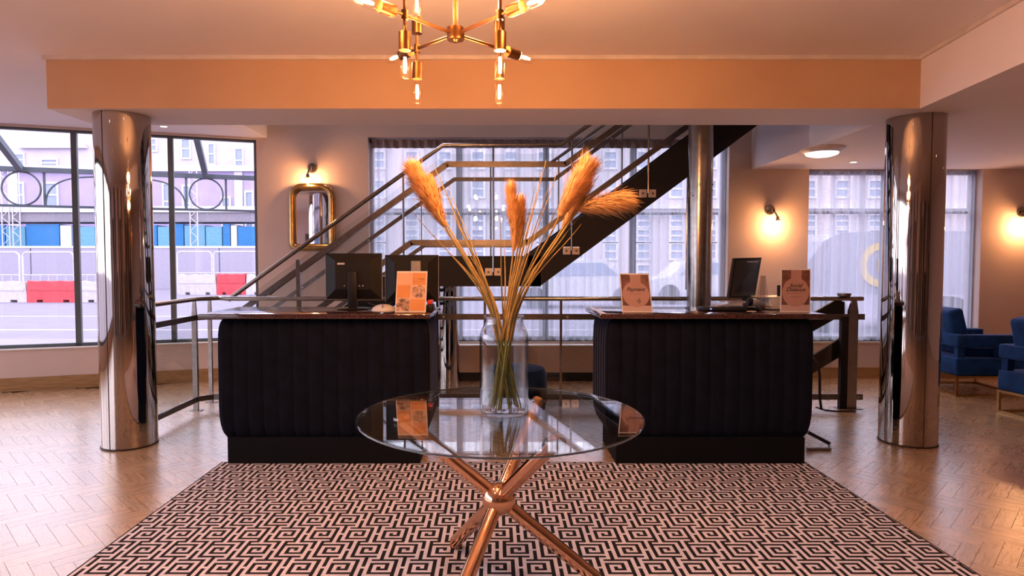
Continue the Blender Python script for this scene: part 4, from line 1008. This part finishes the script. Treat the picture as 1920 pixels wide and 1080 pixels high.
MB().prism([(x0-.035, 4.50, CT+.0008), (x0+.04, 4.50, CT+.0008), (x0+.018, 4.458, zt_), (x0-.012, 4.458, zt_)], (0, .006, 0)).build('panel', 'acrylic', tc_)
# white strip imitating the reflection on the counter top's chamfered left edge
for nm, pts, lab in (('edge_reflection', [(1101, 4.86), (1113, 4.86), (1140, 4.33), (1128, 4.33)], 'narrow white strip imitating the reflection along left edge of the right counter'),):
    tag(MB().prism([(.71, 4.88, CT+.0006), (.745, 4.88, CT+.0006), (.75, 4.29, CT+.0006), (.712, 4.29, CT+.0006)], (0, 0, .0015)).build(nm, 'acrylic_white'), lab, 'painted reflection')

# --- wall sconces
def sconce(x, y, bx, by, label):
    c = PY(x, y, YB-.06); w = Vector((c.x, YB, c.z)); t = thing('wall_sconce', label, 'wall lamp', (w.x, YB, w.z), group='warm wall sconces')
    MB().lathe([(.058, 0), (.060, .006), (.052, .02), (.02, .028)], w - Vector((0, .001, 0)), 28, axis=(0, -1, 0)).build('back_plate', 'antique_metal', t, smooth=True)
    sd = 1 if bx > x else -1
    k = w + Vector((0, -.10, -.01)); b = PY(bx, by, YB-.13)
    MB().tube([w + Vector((0, -.02, 0)), k], .010, 10).build('arm', 'antique_metal', t, smooth=True)
    MB().lathe([(.003, -.022), (.020, -.014), (.022, 0), (.020, .014), (.003, .022)], k, 16, axis=(1, 0, 0)).build('knuckle', 'antique_metal', t, smooth=True)
    s1 = Vector((b.x, YB-.13, b.z + .085))
    MB().tube([k, s1.lerp(k, .4) + Vector((0, -.01, 0)), s1], .011, 10).build('elbow', 'antique_metal', t, smooth=True)
    MB().lathe([(.012, .012), (.020, 0), (.021, -.028), (.040, -.034), (.040, -.038), (.018, -.040)], s1, 20).build('socket', 'antique_metal', t, smooth=True)
    q = s1 + Vector((0, 0, -.040))
    g = MB().lathe([(.012, 0), (.016, -.012), (.026, -.030), (.029, -.050), (.026, -.072), (.015, -.088), (.001, -.093)], q, 20).build('bulb', 'glass_bulb', t, smooth=True)
    fm = MB()
    for a in range(4): d = Vector((math.cos(a*1.57), math.sin(a*1.57), 0))*.008; fm.tube([q + Vector((0, 0, -.022)) + d*.4, q + Vector((0, 0, -.045)) + d, q + Vector((0, 0, -.072)) + d*.4], .0030, 6)
    fm.build('filament', 'filament', g)
    lamp('bulb_light', q + Vector((0, 0, -.048)), SCE, (1, .46, .19), .025, parent=t)
SCE = 16.0
sconce(583, 314, 577, 341, 'warm wall sconce above the gold framed mirror')
sconce(1447, 393, 1458, 421, 'warm wall sconce between middle and right windows')
sconce(1923, 397, 1926, 424, 'warm wall sconce cut off at the right picture edge')
# --- mirror
a = PY(548, 350, YB-.03); b = PY(624, 464, YB-.03); r = .13
def rrect(x0, x1, z0, z1, r, y, n=10, rb=.05):
    P = []
    for cx_, cz_, a0, rr in ((x1-r, z1-r, 0, r), (x0+r, z1-r, 90, r), (x0+rb, z0+rb, 180, rb), (x1-rb, z0+rb, 270, rb)):
        for k in range(n+1): an = math.radians(a0 + 90*k/n); P.append(Vector((cx_ + rr*math.cos(an), y, cz_ + rr*math.sin(an))))
    return P
mt = thing('wall_mirror', 'rounded gold tube framed mirror on the wall behind the stairs', 'mirror', ((a.x+b.x)/2, YB-.03, b.z-.05))
P = rrect(a.x, b.x, b.z, a.z, r, YB-.045); P2 = P + [P[0], P[1]]
MB().tube(P2, .040, 14, caps=False).build('frame', 'gold_frame', mt, smooth=True)
MB().prism(rrect(a.x+.012, b.x-.012, b.z+.012, a.z-.012, r, YB-.03), (0, .008, 0)).build('mirror_glass', 'mirror', mt)
MB().tube([p + (Vector(((a.x+b.x)/2, p.y, (a.z+b.z)/2)) - p).normalized()*.040 + Vector((0, .006, 0)) for p in P2], .008, 8, caps=False).build('inner_bead', 'bolt', mt, smooth=True)
# --- ceiling lamps
def downlight(X, Y, z, label, en=0, lc_=(.97, .91, 1.0)):
    t = thing('downlight', label, 'ceiling light', (X, Y, z-.004), group='recessed downlights')
    MB().lathe([(.030, -.001), (.046, -.006), (.048, -.001)], (X, Y, z), 28, caps=False).build('trim_ring', 'acrylic_white', t, smooth=True)
    MB().lathe([(.031, -.0035), (.031, -.001)], (X, Y, z), 24).build('lens', 'downlight_glow', t)
    if en: l = lamp('lens_light', (X, Y, z-.012), en, lc_, .03, 'SPOT', parent=t, spot_size=math.radians(110), spot_blend=.9)
p = PZ(307, 237, ZC); downlight(p.x, p.y, ZC, 'recessed downlight in the ceiling beside the street window', 10)
p = PZ(1600, 304, ZS); downlight(p.x, p.y, ZS, 'recessed downlight near the right sheer curtain', 10)
fl = PZ(1541, 286, ZS-.04)
t = thing('flush_ceiling_lamp', 'round white flush ceiling lamp on the lowered ceiling', 'ceiling light', (fl.x, fl.y, ZS-.09))
MB().lathe([(.20, 0), (.20, -.012), (.155, -.045), (.145, -.045)], (fl.x, fl.y, ZS-.001), 48).build('rim', 'lamp_rim', t, smooth=True)
MB().lathe([(.150, -.046), (.140, -.062), (.09, -.078), (.001, -.083)], (fl.x, fl.y, ZS), 48).build('diffuser', 'lamp_white', t, smooth=True)
lamp('diffuser_light', (fl.x, fl.y, ZS-.10), 22, (1, .85, .78), .08, 'SPOT', parent=t, spot_size=math.radians(160), spot_blend=.8)
# unseen downlights added overhead as neutral fill for the rug and hall
k = 0
for X, Y in ((-1.4, 2.9), (1.4, 2.9), (-1.4, 1.2), (1.4, 1.2), (-3.6, 2.4), (-3.6, .2), (0, -1.2)):
    downlight(X, Y, ZC, 'added fill downlight in the hall ceiling, out of the picture', DLE)
for X, Y in ((5.0, 3.2), (6.6, 5.0), (6.6, 1.5)):  # unseen lamps added to warm and brighten the floor on the right
    downlight(X, Y, ZS, 'added warm fill downlight in the lounge ceiling, out of the picture', 20, (1, .72, .46))
for X, Y in ((-1.6, 6.4), (1.0, 6.4)):  # unseen lamps added to light the back wall and stairs from above
    downlight(X, Y, 5.6, 'added fill downlight at the top of the stairwell, out of the picture', 70)
# --- blue armchairs (local: faces +x, origin at centre of footprint)
def armchair(loc, rz, label):
    t = thing('blue_armchair', label, 'armchair', loc, rz, group='blue velvet armchairs'); w, d = .37, .36
    def add(mb, n, m, s=True): return mb.build(n, m, t, local=True, smooth=s)
    add(MB().rbox((-d, -w, .215), (d, w, .40), .018, 3), 'seat_base', 'velvet_blue')
    add(MB().rbox((-d+.16, -w+.1, .402), (d-.005, w-.1, .50), .035, 4), 'seat_cushion', 'velvet_blue')
    for s in (-1, 1): add(MB().rbox((-d+.10, s*w - (.10 if s > 0 else 0), .51), (d, s*w + (.10 if s < 0 else 0), .64), .016, 3), 'armrest', 'velvet_blue')
    add(MB().rbox((-d, -w, .51), (-d+.10, w, .64), .016, 3), 'back_band', 'velvet_blue')
    for s in (-1, 1): add(MB().box((d-.30, s*(w-.05)-.03, .40), (d-.22, s*(w-.05)+.03, .511)).box((-d+.02, s*(w-.05)-.03, .40), (-d+.09, s*(w-.05)+.03, .511)), 'arm_support', 'velvet_blue')
    bc = MB().rbox((-.08, -w+.11, 0), (.08, w-.11, .46), .035, 4); bc.xf(Matrix.Translation((-d+.16, 0, .45)) @ Matrix.Rotation(math.radians(-14), 4, 'Y'))
    add(bc, 'back_cushion', 'velvet_blue')
    for s in (-1, 1):
        y = s*(w-.012); mb = MB()
        mb.bar((-d+.012, y, .012), (d-.012, y, .012), .024, .024); mb.bar((-d+.012, y, .204), (d-.012, y, .204), .024, .022)
        for x in (-d+.012, d-.012): mb.bar((x, y, .0), (x, y, .215), .024, .024, up=(0, 1, 0))
        add(mb, 'sled_leg', 'gold_frame', False)
    for x in (-d+.012, d-.012): add(MB().bar((x, -w+.024, .012), (x, w-.024, .012), .024, .024).bar((x, -w+.024, .204), (x, w-.024, .204), .024, .022), 'cross_bar', 'gold_frame', False)
    return t
c1 = PZ(1799, 745, 0); armchair((c1.x + .36, c1.y + .39, 0), math.radians(-2), 'blue velvet armchair on gold frame half hidden behind right column')
c2 = PZ(1861, 772, 0); armchair((c2.x + .43, c2.y - .33, 0), math.radians(8), 'nearer blue velvet armchair on gold frame at right picture edge')
# --- pouf behind the counters
px = PY(968, 705, 5.45)
pf = thing('blue_tub_stool', 'low dark blue tub stool behind the vase between the counters', 'stool', (px.x, 5.45, 0))
MB().lathe([(.20, .10), (.25, .14), (.265, .30), (.262, .44), (.24, .485), (.18, .50), (.001, .497)], (px.x, 5.45, 0), 40).build('seat', 'velvet_navy', pf, smooth=True)
for a in range(4): MB().tube([(px.x + .17*math.cos(a*1.57+.8), 5.45 + .17*math.sin(a*1.57+.8), .12), (px.x + .20*math.cos(a*1.57+.8), 5.45 + .20*math.sin(a*1.57+.8), .001)], .014, 8).build('leg', 'black_steel', pf)
# --- odds and ends right of the right counter
f = PZ(1540, 842, 0)
fs_ = thing('metal_floor_stand', 'bent steel stand foot on the floor beside the right counter', 'stand', (f.x, f.y, 0))
MB().tube([PZ(1512, 845, 0) + Vector((0, 0, .012)), PZ(1556, 845, 0) + Vector((0, 0, .012))], .011, 10).build('foot_bar', 'steel', fs_, smooth=True)
MB().tube([PZ(1556, 845, 0) + Vector((0, 0, .012)), PZ(1556, 836, 0) + Vector((0, 0, .014))], .011, 10).build('end_bend', 'steel', fs_, smooth=True)
p = PZ(1556, 836, 0) + Vector((0, 0, .016)); MB().tube([p, Vector((p.x-.16, p.y+.02, .10))], .014, 12).build('inclined_tube', 'black_gloss', fs_, smooth=True)
w = [Vector((2.15, 4.90, .62)), PY(1526, 672, 4.97), PY(1534, 680, 4.99), PY(1537, 705, 5.0), PY(1537, 745, 5.0), PY(1540, 768, 5.0)]
tag(MB().tube(w, .010, 8).build('hanging_cable', 'cable', smooth=True), 'black cable hanging down behind the right counter', 'cable')
tag(MB().tube([PZ(1530, 764, 0) + Vector((0, 0, .006)), PZ(1548, 770, 0) + Vector((0, 0, .006)), PZ(1570, 772, 0) + Vector((0, 0, .006)), PZ(1604, 772, 0) + Vector((0, 0, .006))], .006, 8).build('floor_cable', 'cable', smooth=True), 'thin black cable lying on the floor by the end post', 'cable')
